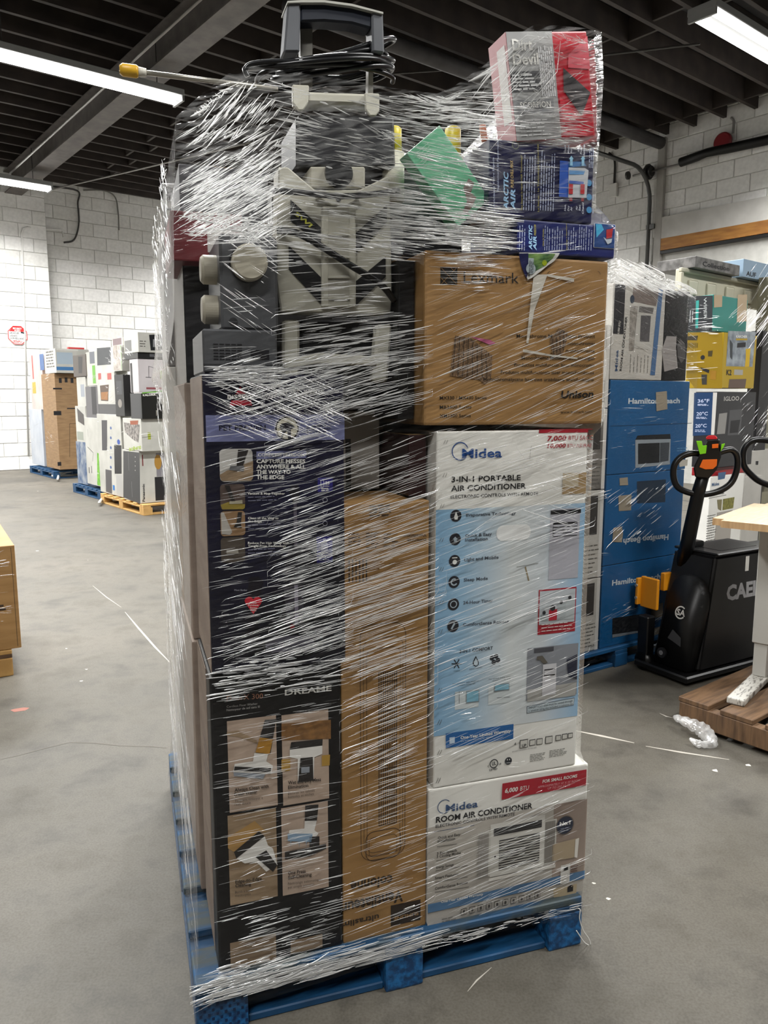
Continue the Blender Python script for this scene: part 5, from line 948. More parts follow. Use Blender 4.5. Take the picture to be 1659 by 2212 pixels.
for q in (((360, 490), (425, 482), (428, 545), (362, 548)), ((352, 632), (455, 618), (452, 745), (355, 752)), ((312, 885), (378, 875), (388, 925), (380, 1000), (302, 998))): F.P([d3(*p) for p in q], TANP, 'torn_tape', 3)
r, F, L = carton('carton', DP(.145, .03, .115), A2, .62, .42, .457, HB, 'bright blue microwave carton with upright name, bottom of the blue stack')
F.T('Hamilton Beach', *d3(300, 1345), *d3(685, 1290), 11, SIL, .03); F.P([d3(305, 1605), d3(545, 1570), d3(540, 1710), d3(303, 1752)], MW_, 'microwave_picture', 2); F.P([d3(303, 1735), d3(540, 1700), d3(540, 1715), d3(303, 1760)], ink('#6a7076'), 'picture_shape', 3)
F.P([d3(612, 1500), d3(706, 1482), d3(705, 1590), d3(612, 1610)], TANP, 'torn_tape', 3); F.P([d3(612, 1690), d3(685, 1670), d3(683, 1730), d3(612, 1745)], TANP, 'torn_tape', 3)
# upright room air conditioner carton + black grill carton on top
r, F, L = carton('carton', DP(.137, .03, 1.566), A2, .415, .42, .483, CARD_GREY, 'grey and white air conditioner carton standing on end above the blue cartons')
F.T('Midea', *d2(370, 1115), *d2(378, 935), 8, ink('#2f4668'), .02); F.T('ROOM AIR CONDITIONER', *d2(405, 1115), *d2(455, 650), 6.5, BLK, .02); F.Rr(*d2(350, 370), *d2(420, 800), ink('#1f1e22'), 'black_banner', 2); F.T('6,000 BTU', *d2(382, 800), *d2(398, 690), 6, ink('#b9b6b0'), .02, lay=3)
F.E(*d2(497, 500), 9, ink('#26303f'), 'award_badge', 2, sx=.8); F.P([d2(505, 375), d2(735, 400), d2(700, 560), d2(500, 520)], ink('#6d625c'), 'room_photo', 1); acp = F.P([d2(545, 555), d2(700, 570), d2(650, 935), d2(510, 915)], ink('#aaa8a2'), 'air_conditioner_picture', 2); F.P([d2(570, 640), d2(655, 640), d2(640, 865), d2(560, 860)], ink('#4a484a'), 'picture_shape', 3, acp); F.P([d2(558, 560), d2(680, 575), d2(670, 625), d2(550, 610)], ink('#5a5654'), 'picture_shape', 3, acp)
F.P([d2(725, 400), d2(760, 405), d2(690, 1150), d2(650, 1150)], ink('#3f5f86'), 'blue_stripe', 2); F.lines(*d2(470, 960), *d2(640, 1130), 6, 1.6, ink('#66645f'), vert=True); F.P([d2(480, 560), d2(545, 560), d2(510, 940), d2(468, 940)], noisy('stone_photo', '#6a655e', '#96918a', 40, .6), 'stone_photo', 1)
r, F, L = carton('carton', DP(.555, .03, 1.566), A2, .208, .42, .484, ink('#121113', .35), 'black electric grill carton with silver lettering beside the upright carton')
F.T('MALONE', *d2(972, 470), *d2(955, 700), 5, ink('#8a8a8c')); gr_ = F.P([d2(790, 815), d2(875, 820), d2(870, 915), d2(885, 1090), d2(770, 1120), d2(750, 930)], ink('#8e8a88', .3), 'grill_picture', 2); F.P([d2(878, 905), d2(905, 830), d2(950, 900), d2(948, 1000), d2(915, 1050), d2(885, 1000)], ink('#4c4a4a', .3), 'picture_shape', 3, gr_)
# grey cartons left of the blue ones, half hidden by the load
for z0, h, m_, lb in ((.115, .40, CARD_GREY, 'grey appliance carton lowest beside the blue stack'), (.52, .47, CARD_GREY, 'grey window unit carton beside the middle blue carton'), (.995, .42, noisy('photo_carton', '#55524e', '#7c7872', 6, .4), 'grey photo carton beside the top blue carton'), (1.42, .42, CARD_GREY, 'pale grey carton partly hidden beside the upright carton')):
    r, F, L = carton('carton', DP(-.30, .035, z0), A2, .435, .4, h, m_, lb, mode='n'); F.Rr(.52, .06, .9, .5, ink('#33302e'), 'dark_picture'); F.lines(.5, .6, .95, .95, 7, .012, ink('#5a5854')); F.Rr(.94, 0, 1, 1, ink('#c2c0bb'), 'white_edge')
# film over these cartons
dw = empty('stretch_wrap', O2, A2, 'thin stretch film around the blue microwave cartons', 'stretch film')
vs = [(-.33, .02, .05), (.83, .015, .05), (.85, .015, 1.57), (.79, .015, 2.06), (.12, .015, 2.17), (-.33, .015, 2.2), (.83, .5, .05), (.85, .5, 1.57), (.79, .5, 2.06)]
mesh_obj('film', vs, [(0, 1, 2, 3, 4, 5), (1, 6, 7, 2), (2, 7, 8, 3)], film_mat('stretch_film_far', .45, .01, .5, (30, 110, 1), .3, (2.0, 2.15, .02, .8)), dw, False, [(v[0], v[2]) for v in vs])
fd = Folds(); FD = (Vector((0, .012, 0)), Vector((1, 0, 0)), Z, Vector((0, -1, 0))); G = fd.region
G(FD, .15, .75, .70, 1.12, 60, 28, 4, .14, 3.2, .7); G(FD, -.2, .15, .15, 1.5, 120, 8, 8, .10, 3, .6); G(FD, .1, .8, .12, .5, 60, 12, 8, .10, 2.4, .45); G(FD, .12, .80, 1.58, 2.04, 130, -18, 12, .13, 2.2, .35); G(FD, .12, .5, 2.04, 2.16, 160, -14, 4, .2, 6, .8); G(FD, .4, .78, 2.02, 2.09, 90, -12, 4, .16, 5, .8); G(FD, .15, .8, 1.2, 1.5, 40, 4, 6, .1, 2, .35)
fd.build('film_wrinkles', dw)
# ================================================================== right, farther: mixed pallet
UE, VE = 5.09, 2.71
def corner(name, xL, xC, xR, yT, yB, mat, label, UU, ye=None, group=None, dmin=.05, bev=.004, tape=False, dU=0.0):
    """carton on room axes seen corner-on: its near vertical edge at xC, side face back to xL, front face out to xR"""
    c0 = onu(xC, (yT + yB) / 2, UU + dU); vv = c0.dot(V); zT = onu(xC, yT, UU + dU).z; zB = max(.145, onu(xC, yB, UU + dU).z)
    dep = max(dmin, onu(xL, (yT + yB) / 2, UU + dU).dot(V) - vv) if xL is not None else .09
    wid = max(.05, onv(xR, (yT + yB) / 2, vv).dot(U) - (UU + dU))
    return carton(name, UV(UU + dU, vv, zB), YAW_ROOM, wid, dep, zT - zB, mat, label, group, mode='px', bev=bev, tape=tape)
pallet('pallet', UV(UE - .02, VE - .02), YAW_ROOM, 1.22, 1.016, 'wooden pallet under the yellow pressure washer carton stack', (WOOD_PALLET,) * 3)
KY = ink('#846a08', .4); KYB = ink('#a88c0e', .4)  # darker yellow is for the side face, its shade put into the colour
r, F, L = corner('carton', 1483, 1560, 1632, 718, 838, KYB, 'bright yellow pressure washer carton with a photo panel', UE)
def e2(x, y): return (1440 + x / 6.913, 540 + y / 6.913)
ph_ = F.P([e2(918, 1208), e2(1330, 1222), e2(1280, 1745), e2(885, 1735)], noisy('washer_photo', '#5d6670', '#98a0a6', 14, .4), 'product_photo', 1); F.T('KÄRCHER', *e2(1035, 1310), *e2(1200, 1312), 5, WHT, .03); F.P([e2(1035, 1322), e2(1205, 1322), e2(1200, 1350), e2(1033, 1348)], KYB, 'yellow_strip', 2, ph_)
F.P([e2(1055, 1390), e2(1180, 1378), e2(1175, 1450), e2(1045, 1460)], BLK, 'picture_shape', 2, ph_); F.P([e2(1180, 1480), e2(1250, 1465), e2(1230, 1740), e2(1165, 1750), e2(1180, 1600)], ink('#c9a414'), 'picture_shape', 2, ph_); F.P([e2(940, 1330), e2(985, 1400), e2(975, 1640), e2(945, 1600)], ink('#33383c'), 'picture_shape', 2, ph_)
F.T('K2', *e2(888, 1865), *e2(965, 1868), 11, BLK, .03); F.P([e2(1010, 1785), e2(1140, 1790), e2(1135, 1868), e2(1005, 1865)], ink('#9c9a94'), 'grey_print', 1); F.P([e2(935, 1930), e2(1190, 1925), e2(1170, 2060), e2(920, 2060)], ink('#5c4a40'), 'torn_label', 1)
L.P([e2(300, 1290), e2(470, 1280), e2(455, 1350), e2(300, 1345)], ink('#2a2410'), 'black_shape', 2)
L.P([e2(300, 1230), e2(838, 1235), e2(830, 2065), e2(420, 2065), e2(300, 1900)], KY, 'shaded_yellow_side', 1); 
for k in range(7): L.P([e2(310 + k * 24, 1390), e2(322 + k * 24, 1390), e2(318 + k * 24, 1460), e2(306 + k * 24, 1460)], ink('#4a3c08'), 'vent_print', 2)
L.E(*e2(540, 1605), 5, BLK, 'black_shape', 2); L.P([e2(500, 1750), e2(640, 1790), e2(630, 1840), e2(540, 1800)], BLK, 'black_shape', 2); L.P([e2(520, 1860), e2(605, 1860), e2(600, 2010), e2(530, 2010)], ink('#2e2c28'), 'black_shape', 2); L.P([e2(620, 1510), e2(690, 1500), e2(680, 1590), e2(620, 1590)], ink('#3a300c'), 'black_shape', 2); L.P([e2(650, 1800), e2(745, 1800), e2(735, 1940), e2(650, 1930)], ink('#8a6410'), 'tan_shape', 2)
r, F, L = corner('carton', 1486, 1539, 1614, 636, 714, ink('#2f8078', .4), 'teal window robot carton with beige tape above the yellow carton', UE)
F.P([e2(705, 672), e2(830, 675), e2(825, 850), e2(705, 860)], ink('#b09c80'), 'beige_tape', 2); F.P([e2(1060, 668), e2(1200, 665), e2(1190, 1065), e2(1045, 1080)], ink('#b09c80'), 'beige_tape', 2)
L.P([e2(340, 690), e2(690, 680), e2(680, 1205), e2(310, 1220)], ink('#25282c'), 'dark_side', 1); L.T('WIPER', *e2(555, 715), *e2(560, 1030), 6.5, ink('#a8acac'), .01); L.P([e2(440, 760), e2(485, 750), e2(470, 1170), e2(430, 1170)], ink('#2f9088'), 'teal_stripe', 2); L.lines(*e2(345, 850), *e2(400, 1080), 2, 2, ink('#a8acac'), vert=True)
r, F, L = corner('carton', 1498, 1543, 1628, 846, 1012, ink('#232326', .4), 'dark cooler carton with blue temperature side panel', UE)
L.P([d2(1028, 1300), d2(1195, 1298), d2(1175, 1660), d2(1015, 1670)], ink('#123358'), 'blue_side', 1); L.T('36°F', *d2(1058, 1385), *d2(1158, 1382), 7, SPR, .02); L.T('20°C', *d2(1048, 1495), *d2(1145, 1492), 7, SPR, .02); L.T('20°C', *d2(1038, 1598), *d2(1135, 1595), 7, SPR, .02); L.lines(*d2(1058, 1395), *d2(1150, 1412), 2, 1.4, SPR); L.lines(*d2(1045, 1505), *d2(1140, 1525), 2, 1.4, SPR); L.lines(*d2(1035, 1612), *d2(1130, 1640), 2, 1.4, SPR); L.P([d2(1190, 1298), d2(1225, 1298), d2(1200, 1660), d2(1172, 1660)], ink('#b9b6b0'), 'white_edge', 2)
F.T('IGLOO', *d2(1280, 1370), *d2(1410, 1365), 9, ink('#b4b2ac'), .02); cq = F.P([d2(1330, 1450), d2(1440, 1440), d2(1420, 1660), d2(1310, 1665)], ink('#4a4a4c'), 'cooler_picture', 1); F.P([d2(1240, 1480), d2(1310, 1470), d2(1290, 1650), d2(1220, 1655)], ink('#8a8884'), 'cooler_picture', 1); F.P([d2(1340, 1540), d2(1420, 1530), d2(1400, 1640), d2(1330, 1645)], BLK, 'picture_shape', 2, cq)
r, F, L = corner('carton', 1494, 1530, 1612, 1012, 1030, ink('#8c1a20', .4), 'thin dark red carton edge under the cooler carton', UE)
r, F, L = corner('carton', 1500, 1527, 1598, 1030, 1300, CARD_WHITE, 'white portable air conditioner carton behind the pallet truck', UE)
def e5(x, y): return (1500 + x / 10.057, 1000 + y / 10.057)
F.P([e5(515, 215), e5(685, 190), e5(655, 340), e5(510, 370)], ink('#3d5c80'), 'blue_label', 1); F.T('Midea', *e5(375, 510), *e5(535, 480), 7, ink('#3d5c80'), .02); F.T('AIR CONDITIONER', *e5(318, 715), *e5(640, 670), 4.5, BLK, .02); F.L(*e5(305, 770), *e5(690, 695), 1.2, GRYT); F.P([e5(620, 785), e5(870, 740), e5(840, 980), e5(605, 1030)], noisy('foliage_photo', '#5c5a24', '#8a8440', 50, .5), 'leaf_photo', 1); F.lines(*e5(275, 1130), *e5(430, 2050), 18, 1.4, GRYT); F.P([e5(490, 1080), e5(830, 1020), e5(740, 2050), e5(390, 2060)], ink('#a09a92'), 'unit_picture', 1); F.P([e5(490, 800), e5(600, 790), e5(580, 1040), e5(510, 1000)], ink('#7a7252'), 'leaf_photo', 1)
r, F, L = corner('carton', None, 1600, 1637, 1030, 1300, CARD_GREY, 'slim grey accessory carton with a column of icons, behind the pallet truck', UE, dU=.55)
F.P([e5(915, 160), e5(1110, 200), e5(880, 2060), e5(780, 2040)], ink('#bdbab4'), 'white_strip', 1); F.P([e5(975, 400), e5(1035, 400), e5(1015, 530), e5(950, 510)], ink('#5c2c2a'), 'red_icon', 2); F.P([e5(970, 730), e5(995, 720), e5(965, 870), e5(945, 870)], BLK, 'black_icon', 2); F.P([e5(750, 1960), e5(915, 1920), e5(905, 2000), e5(750, 2040)], ink('#8c2024'), 'red_label', 2)
# pale table panel and boxes on top
tp = empty('table_panel', UV(UE, VE + .08, onu(1540, 636, UE).z + .004), YAW_ROOM, 'cream moulded folding table laid upright over the teal carton', 'table')
CREAM = noisy('cream_plastic', '#b4b09c', '#c2beaa', 3, .45)
box('panel', .0, .25, 0, 1.25, .29, .20, CREAM, tp, .01, 2); box('panel_rim', -.03, .22, .17, 1.28, .25, .20, CREAM, tp, .006); box('panel_rim', -.03, .22, 0, .0, .25, .17, CREAM, tp, .006)
for x in (.1, .35, .62, .9): box('moulded_rib', x, .235, .03, x + .12, .25, .13, CREAM, tp, .012, 2)
r, F, L = carton('carton', UV(UE + .05, VE + .25, onu(1540, 636, UE).z + .206), YAW_ROOM, .62, .3, .075, noisy('crumpled_grey', '#4c4a48', '#7a7876', 20, .4), 'crumpled dark grey wrapped box on the cream table', mode='n', tape=False); F.T('Collection', .15, .75, .75, .75, .4, BLK, .02)
r, F, L = carton('carton', UV(UE + .72, VE + .25, onu(1540, 636, UE).z + .206), YAW_ROOM, .5, .3, .13, ink('#8fa6ba', .4), 'light blue box on the cream table', mode='n', tape=False); F.T('AUF', .1, .9, .4, .9, .25, BLK, .02)
corner('carton', None, 1640, 1720, 600, 1300, noisy('olive_panel', '#6d6a58', '#85816c', 4, .6), 'tall olive grey panel carton at the picture edge', UE, dU=.95)
corner('carton', None, 1628, 1650, 715, 1300, ink('#19181a'), 'tall black carton between the yellow and the olive cartons', UE, dU=.75)
r, F, L = corner('carton', None, 1612, 1680, 975, 1050, CARD_GREY, 'pale carton with a small figure picture seen through the handle loop', UE, dU=.62); F.P([e5(1330, -40), e5(1390, -40), e5(1380, 40), e5(1330, 40)], BLK, 'figure_picture', 2)
ew = empty('stretch_wrap', UV(UE, VE), YAW_ROOM, 'loose film strands over the yellow pressure washer carton stack', 'stretch film')
fd = Folds(); G = fd.region; FE = (Vector((0, -.012, 0)), Vector((1, 0, 0)), Z, Vector((0, -1, 0))); FEl = (Vector((-.012, 0, 0)), Vector((0, -1, 0)), Z, Vector((-1, 0, 0)))
G(FE, .3, .95, 1.88, 2.4, 90, 38, 5, .3, 5, .75); G(FE, .05, .5, 1.95, 2.12, 40, 28, 6, .16, 3.5, .7); G(FE, .3, .9, 1.1, 1.55, 60, 32, 6, .14, 3, .6); G(FEl, -.6, -.02, 1.55, 1.9, 45, 2, 5, .16, 5, .75); G(FEl, -.55, 0, 1.9, 2.15, 60, -4, 6, .14, 4, .7)
fd.build('film_wrinkles', ew)
# ================================================================== wooden pallet with the standing desk
YW = R(90 - 46); wx = Vector((1.335, 3.315, 0))
# deck boards run along the far-going edge, so build the pallet turned a quarter
wpl = empty('pallet', wx, R(90 - 52), 'weathered brown wooden pallet under the white desk frame', 'pallet', 'loading pallets')
for k in range(6):
    y = -.14 - k * .195; box('deck_board', 0, y, .112, 1.2, y + .145, .135, WOOD_PALLET, wpl, .003)
for x in (0, .55, 1.1): box('stringer', x, -1.12, .022, x + .05, 0, .112, WOOD_PALLET, wpl, .004)
for k in range(3): box('bottom_board', 0, -.14 - k * .45, 0, 1.2, -.02 - k * .45, .02, WOOD_PALLET, wpl, .003)
crn = ground(1495, 1582); 
ft = tube('film_scrap', spline([wx + Vector((-.03, -.03, .05)), wx + Vector((.0, -.12, .06)), wx + Vector((.05, -.16, .04)), wx + Vector((.06, -.22, .015)), wx + Vector((.0, -.24, .02)), wx + Vector((-.03, -.21, .03))], 6), [.008, .012, .018, .014, .02, .024, .02, .026, .03, .024, .034, .03, .036, .03, .034, .026, .03, .022, .026, .02, .018, .014, .016, .012, .018, .016, .014, .012, .01, .008, .006][:31], FOLD, None, 9)
at = ft.data.attributes.new('fold', 'FLOAT', 'POINT'); at.data.foreach_set('value', [rnd.uniform(.25, .75) for _ in ft.data.vertices]); tag(ft, 'crumpled clear film trailing from the wooden pallet corner', 'film scrap')
DESKW = ink('#b9b8b2', .4); MARB = noisy('scuffed_white_paint', '#5c5850', '#bdbab2', 26, .45, lo=.36, hi=.5, stretch=(1, 4, 1))
dsk = empty('standing_desk', Vector((1.51, 3.235, .137)), R(90 - 40.3), 'white framed standing desk with light wood top on the wooden pallet', 'desk')
# local x runs away from the viewer along the foot
box('foot', 0, -.075, 0, .70, 0, .028, MARB, dsk, .006, 2); box('lower_column', .36, -.07, .028, .44, -.008, .20, DESKW, dsk, .004); box('upper_column', .35, -.078, .19, .45, .0, .78, DESKW, dsk, .004)
WT = noisy('light_oak_top', '#b08e66', '#c4a37a', 5, .42, stretch=(2, 14, 1))
top = bm_box(-.02, -.62, .78, .72, .115, .81, .0); bmesh.ops.bevel(top, geom=[e for e in top.edges if abs(e.verts[0].co.z - e.verts[1].co.z) > .01], offset=.05, segments=4, affect='EDGES'); bm_obj('desk_top', top, WT, dsk); box('cross_rail', .38, -.6, .735, .44, -.07, .78, ink('#23221f'), dsk)
# ================================================================== electric pallet truck
TR = noisy('black_truck_plastic', '#0c0c0d', '#131314', 10, .42); TRS = ink('#0a0a0b', .35); YEL = ink('#c07c14', .45)
tr = empty('pallet_truck', Vector((1.63, 3.83, 0)), R(90 - 60), 'black electric pallet truck with a looped tiller handle', 'pallet truck')
def taper(name, x0, x1, y0, y1, z0, z1, dx0, dx1, dy, mat, bev=.02):
    b = bm_box(x0, y0, z0, x1, y1, z1)
    for v_ in b.verts:
        if v_.co.z > (z0 + z1) / 2:
            v_.co.x += dx0 if v_.co.x < (x0 + x1) / 2 else dx1
            v_.co.y += dy if v_.co.y < (y0 + y1) / 2 else 0
    bmesh.ops.bevel(b, geom=list(b.edges), offset=bev, segments=3, affect='EDGES'); return bm_obj(name, b, mat, tr)
taper('battery_body', 0, .62, 0, .30, .05, .655, .13, -.03, .03, TR, .018)
box('top_rim', .13, .02, .655, .59, .30, .668, TR, tr, .006); box('top_recess', .22, .07, .662, .52, .26, .6695, ink('#050506'), tr); box('top_knob', .15, .2, .668, .26, .27, .70, TRS, tr, .012, 2)
b = bmesh.new(); prof = [(0, .05), (.0, .40), (.012, .47), (.04, .515), (.09, .535), (.16, .535), (.2, .51), (.22, .46), (.23, .05)]
Av = [b.verts.new((-.07 + .24 * z, y + .02, z)) for y, z in prof]; Bv = [b.verts.new((.06 + .24 * z, y + .02, z)) for y, z in prof]; b.faces.new(Av[::-1]); b.faces.new(Bv)
for i in range(len(prof)): b.faces.new((Av[i], Av[(i + 1) % len(prof)], Bv[(i + 1) % len(prof)], Bv[i]))
bmesh.ops.recalc_face_normals(b, faces=b.faces); bmesh.ops.bevel(b, geom=list(b.edges), offset=.012, segments=2, affect='EDGES'); bm_obj('motor_cover', b, TR, tr, True)
box('base_plate', -.11, -.02, .02, .66, .33, .055, TRS, tr, .008); disc('charge_port', (-.046, .19, .12), .028, .012, (-1, 0, 0), ink('#1c1c1e'), tr); disc('charge_port_cap', (-.058, .19, .12), .012, .004, (-1, 0, 0), ink('#77777a'), tr)
tube('drive_wheel', [(-.09, .29, .05), (-.04, .29, .05)], .05, TRS, tr, 20); box('wheel_fork', -.09, .26, .05, -.03, .33, .30, TRS, tr, .006)
box('yellow_bracket', -.03, .26, .33, -.01, .375, .50, YEL, tr, .004); box('yellow_bracket', -.055, .37, .34, .02, .39, .49, YEL, tr, .004); box('yellow_tab', .06, .29, .42, .13, .32, .52, YEL, tr, .004)
for z in (.38, .45): disc('bolt', (-.055, .38, z), .008, .006, (-1, 0, 0), ink('#a8a498', .3, .6), tr)
FTk = Face(tr, (-.072, .25, 0), (0, -1, 0), (.24, 0, 1), (-1, 0, .24), .3, .6, 'm')
FTk.ring(.115, .345, .034, .007, WHT, 'round_mark', 2, a0=50, a1=320); FTk.T('SA', .092, .33, .145, .33, .03, WHT, .03); FTk.face_poly([(.07, .20), (.16, .175), (.15, .22), (.09, .25)], ink('#3a3a3c'), 'worn_decal', 2)
FTr = Face(tr, (0, -.0, 0), (1, 0, 0), (0, .05, 1), (0, -1, .05), .6, .65, 'm'); FTr.o = Vector((0, -.001 + .0, 0)); FTr.Y = Vector((0, .03 / .605, 1)); FTr.o = Vector((0, -.003, -.05))
FTr.T('CAEL', .22, .46, .50, .46, .075, ink('#8d8d8e'), .045, lay=3); FTr.face_poly([(.37, .60), (.40, .60), (.405, .68), (.375, .68)], ink('#b9b7b0'), 'white_tag', 3)
Yt = 3.98
def tq(x, y, Y=Yt): return MW[tr.name].inverted() @ atdepth(x, y, Y)
TL = [tq(1476, 1225, 4.12), tq(1488, 1160, 4.05), tq(1508, 1065), tq(1527, 1000)]
tube('tiller_lower', [tq(1456, 1335, 4.2), tq(1480, 1205, 4.12)], .04, TRS, tr, 10); tube('tiller_arm', TL, [.04, .038, .034, .03], TRS, tr, 12)
hp = [tq(*p) for p in ((1535, 985), (1500, 979), (1473, 986), (1457, 1005), (1455, 1030), (1464, 1052), (1488, 1064), (1520, 1068), (1555, 1060), (1580, 1042), (1592, 1012), (1592, 985), (1580, 972), (1560, 975))]
tube('handle_loop', spline(hp, 5, True), .0165, TRS, tr, 10, True)
def tslab(name, pts, d0, d1, mat, bev=.006):
    a = [tq(*p) for p in pts]; n = (tq(1530, 1000, Yt - .1) - tq(1530, 1000, Yt)).normalized(); bb = bmesh.new(); P0 = [bb.verts.new(p + n * d0) for p in a]; P1 = [bb.verts.new(p + n * d1) for p in a]
    bb.faces.new(P0); bb.faces.new(P1[::-1])
    for i in range(len(a)): bb.faces.new((P0[i], P0[(i + 1) % len(a)], P1[(i + 1) % len(a)], P1[i]))
    bmesh.ops.recalc_face_normals(bb, faces=bb.faces); bmesh.ops.bevel(bb, geom=list(bb.edges), offset=bev, segments=1, affect='EDGES'); return bm_obj(name, bb, mat, tr)
tslab('control_head', [(1527, 950), (1555, 948), (1558, 985), (1548, 1015), (1530, 1035), (1502, 1032), (1498, 1010), (1510, 985)], -.03, .045, TRS, .008)
tslab('red_button', [(1524, 946), (1530, 941), (1545, 941), (1550, 946), (1548, 950), (1526, 950)], -.01, .04, ink('#b02028', .4), .003); tslab('orange_panel', [(1518, 993), (1549, 992), (1548, 1006), (1540, 1013), (1524, 1014), (1511, 1009)], .045, .05, ink('#c45a14', .4), .001); tslab('orange_panel', [(1538, 960), (1552, 959), (1551, 968), (1538, 969)], .045, .05, ink('#c45a14', .4), .001)
for pts in (((1504, 953), (1516, 953), (1518, 963), (1527, 962), (1525, 980), (1512, 982), (1508, 968)), ((1558, 960), (1566, 958), (1563, 966), (1556, 976))): tslab('green_lever', pts, .0, .05, ink('#6cb418', .4), .002)
t2_ = empty('pallet_truck', Vector((2.3, 4.35, 0)), R(30), 'second black pallet truck, only its handle loop showing at the picture edge', 'pallet truck')
def tq2(x, y): return MW[t2_.name].inverted() @ atdepth(x, y, 4.2)
tube('handle_loop', spline([tq2(*p) for p in ((1680, 955), (1640, 950), (1618, 956), (1606, 975), (1607, 1005), (1622, 1025), (1645, 1042), (1680, 1050), (1720, 1040), (1735, 1000), (1720, 962))], 5, True), .017, TRS, t2_, 10, True); tube('tiller_arm', [tq2(1690, 1045), tq2(1700, 1330)], .03, TRS, t2_, 10); box('battery_body', .0, 0, .04, .55, .3, .6, TR, t2_, .02, 2)
# ================================================================== left: row of wrapped pallets
def lrow(xL, xC, xR, yT, yB, mat, label, UU, **k): return corner('carton', xL, xC, xR, yT, yB, mat, label, UU, **k)
def k1(x, y): return (x / 4.147, 640 + y / 4.147)
def LR(xL, xC, xR, yT, yB, mat, label, UU, **k):   # in the 4.147x reading of that corner
    return lrow(None if xL is None else xL / 4.147, xC / 4.147, xR / 4.147, 640 + yT / 4.147, 640 + yB / 4.147, mat, label, UU, **k)
WC = noisy('pale_print_carton', '#a7a69f', '#bab9b2', 3, .45); GREEN = ink('#5c9a2c')
UC = 3.68
pallet('pallet', UV(3.66, 9.46), YAW_ROOM, 1.3, 1.6, 'light wooden pallet of the nearest stack along the aisle', (WOOD_LIGHT,) * 3)
r, F, L = LR(1105, 1255, 1545, 1392, 1868, WC, 'white microwave carton on the wooden pallet, bottom corner of the nearest stack', UC)
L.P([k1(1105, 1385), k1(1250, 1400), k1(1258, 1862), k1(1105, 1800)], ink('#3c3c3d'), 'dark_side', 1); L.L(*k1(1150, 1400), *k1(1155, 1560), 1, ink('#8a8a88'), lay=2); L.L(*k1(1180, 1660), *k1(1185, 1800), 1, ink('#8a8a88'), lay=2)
for k in range(4): L.E(*k1(1212, 1440 + 40 * k), 1.2, WHT, 'print_dot', 2)
F.T('Panasonic', *k1(1298, 1840), *k1(1295, 1680), 5, BLK, .03); F.Rr(*k1(1385, 1620), *k1(1510, 1822), ink('#1c1b1d'), 'microwave_picture', 1); F.Rr(*k1(1395, 1405), *k1(1500, 1610), ink('#77757a'), 'food_photo', 1); F.E(*k1(1415, 1485), 16, ink('#9a7430'), 'food_photo', 2, sx=.5); F.Rr(*k1(1270, 1420), *k1(1285, 1520), ink('#6b2c2c'), 'red_print', 1)
r, F, L = LR(1105, 1268, 1525, 1098, 1390, WC, 'white garden tool carton above the microwave carton in the nearest stack', UC)
L.T('SUNJOE', *k1(1262, 1340), *k1(1155, 1362), 6, ink('#8fa81c'), .03); L.P([k1(1110, 1130), k1(1255, 1150), k1(1240, 1310), k1(1200, 1290), k1(1120, 1220)], noisy('tool_photo', '#3c3836', '#a09a94', 24, .5), 'tool_photo', 1); L.P([k1(1165, 1115), k1(1240, 1112), k1(1235, 1150), k1(1170, 1150)], ink('#8a4a30'), 'tool_photo', 2); F.Rr(*k1(1322, 1218), *k1(1352, 1282), ink('#8f9a28'), 'green_label', 1); F.lines(*k1(1450, 1200), *k1(1490, 1340), 3, 2, GRYT, vert=True)
r, F, L = LR(1170, 1270, 1520, 868, 1100, ink('#141412', .35), 'black air fryer carton with white name in the nearest stack', UC)
F.T('KALORIK', *k1(1280, 895), *k1(1400, 888), 4, WHT, .03); F.E(*k1(1445, 960), 14, ink('#2c2a28'), 'fryer_picture', 1, sx=.75); F.Rr(*k1(1405, 905), *k1(1485, 920), ink('#8a8886'), 'fryer_picture', 2); F.Rr(*k1(1398, 1020), *k1(1404, 1070), ink('#b9b6a8'), 'print_bar', 1); L.Rr(*k1(1170, 870), *k1(1268, 1095), ink('#3a3a3c'), 'grey_side', 1); F.P([k1(1272, 862), k1(1510, 838), k1(1510, 850), k1(1272, 872)], GREEN, 'green_strip', 2)
r, F, L = LR(1165, 1240, 1560, 560, 862, noisy('pinkish_white_carton', '#b4aeb0', '#c4bec0', 3, .45), 'pinkish white carton with a stand picture in the nearest stack', UC)
F.Rr(*k1(1432, 665), *k1(1478, 740), ink('#7f9a2c'), 'green_label', 1); F.L(*k1(1332, 625), *k1(1334, 725), 1, BLK); F.L(*k1(1305, 725), *k1(1355, 728), 1.2, BLK); F.L(*k1(1332, 628), *k1(1380, 640), .8, BLK); F.Rr(*k1(1310, 815), *k1(1480, 835), ink('#8a4a50'), 'red_print', 1); L.Rr(*k1(1165, 600), *k1(1195, 860), ink('#2a2a2a'), 'dark_side', 1)
r, F, L = LR(1110, 1235, 1490, 503, 558, ink('#161617', .3), 'flat black carton under the top microwave carton', UC); F.lines(*k1(1340, 512), *k1(1480, 545), 3, 3, ink('#55555a'))
r, F, L = LR(1110, 1238, 1585, 318, 500, WC, 'white microwave carton at the top of the nearest stack', UC)
F.P([k1(1335, 345), k1(1575, 335), k1(1575, 485), k1(1350, 485)], MW_, 'microwave_picture', 1); F.P([k1(1370, 385), k1(1490, 380), k1(1485, 450), k1(1370, 455)], ink('#77777a'), 'picture_shape', 2); L.Rr(*k1(1115, 400), *k1(1180, 490), ink('#6a6a68'), 'grey_print', 1); F.lines(*k1(1250, 390), *k1(1310, 460), 3, 2, GRYT)
r, F, L = LR(885, 1095, 1300, 1062, 1800, WC, 'tall white speaker carton with blue round icons in the nearest stack', UC, dU=.03)
L.P([k1(910, 1110), k1(960, 1110), k1(960, 1380), k1(915, 1380)], ink('#3c3a3e'), 'product_photo', 1)
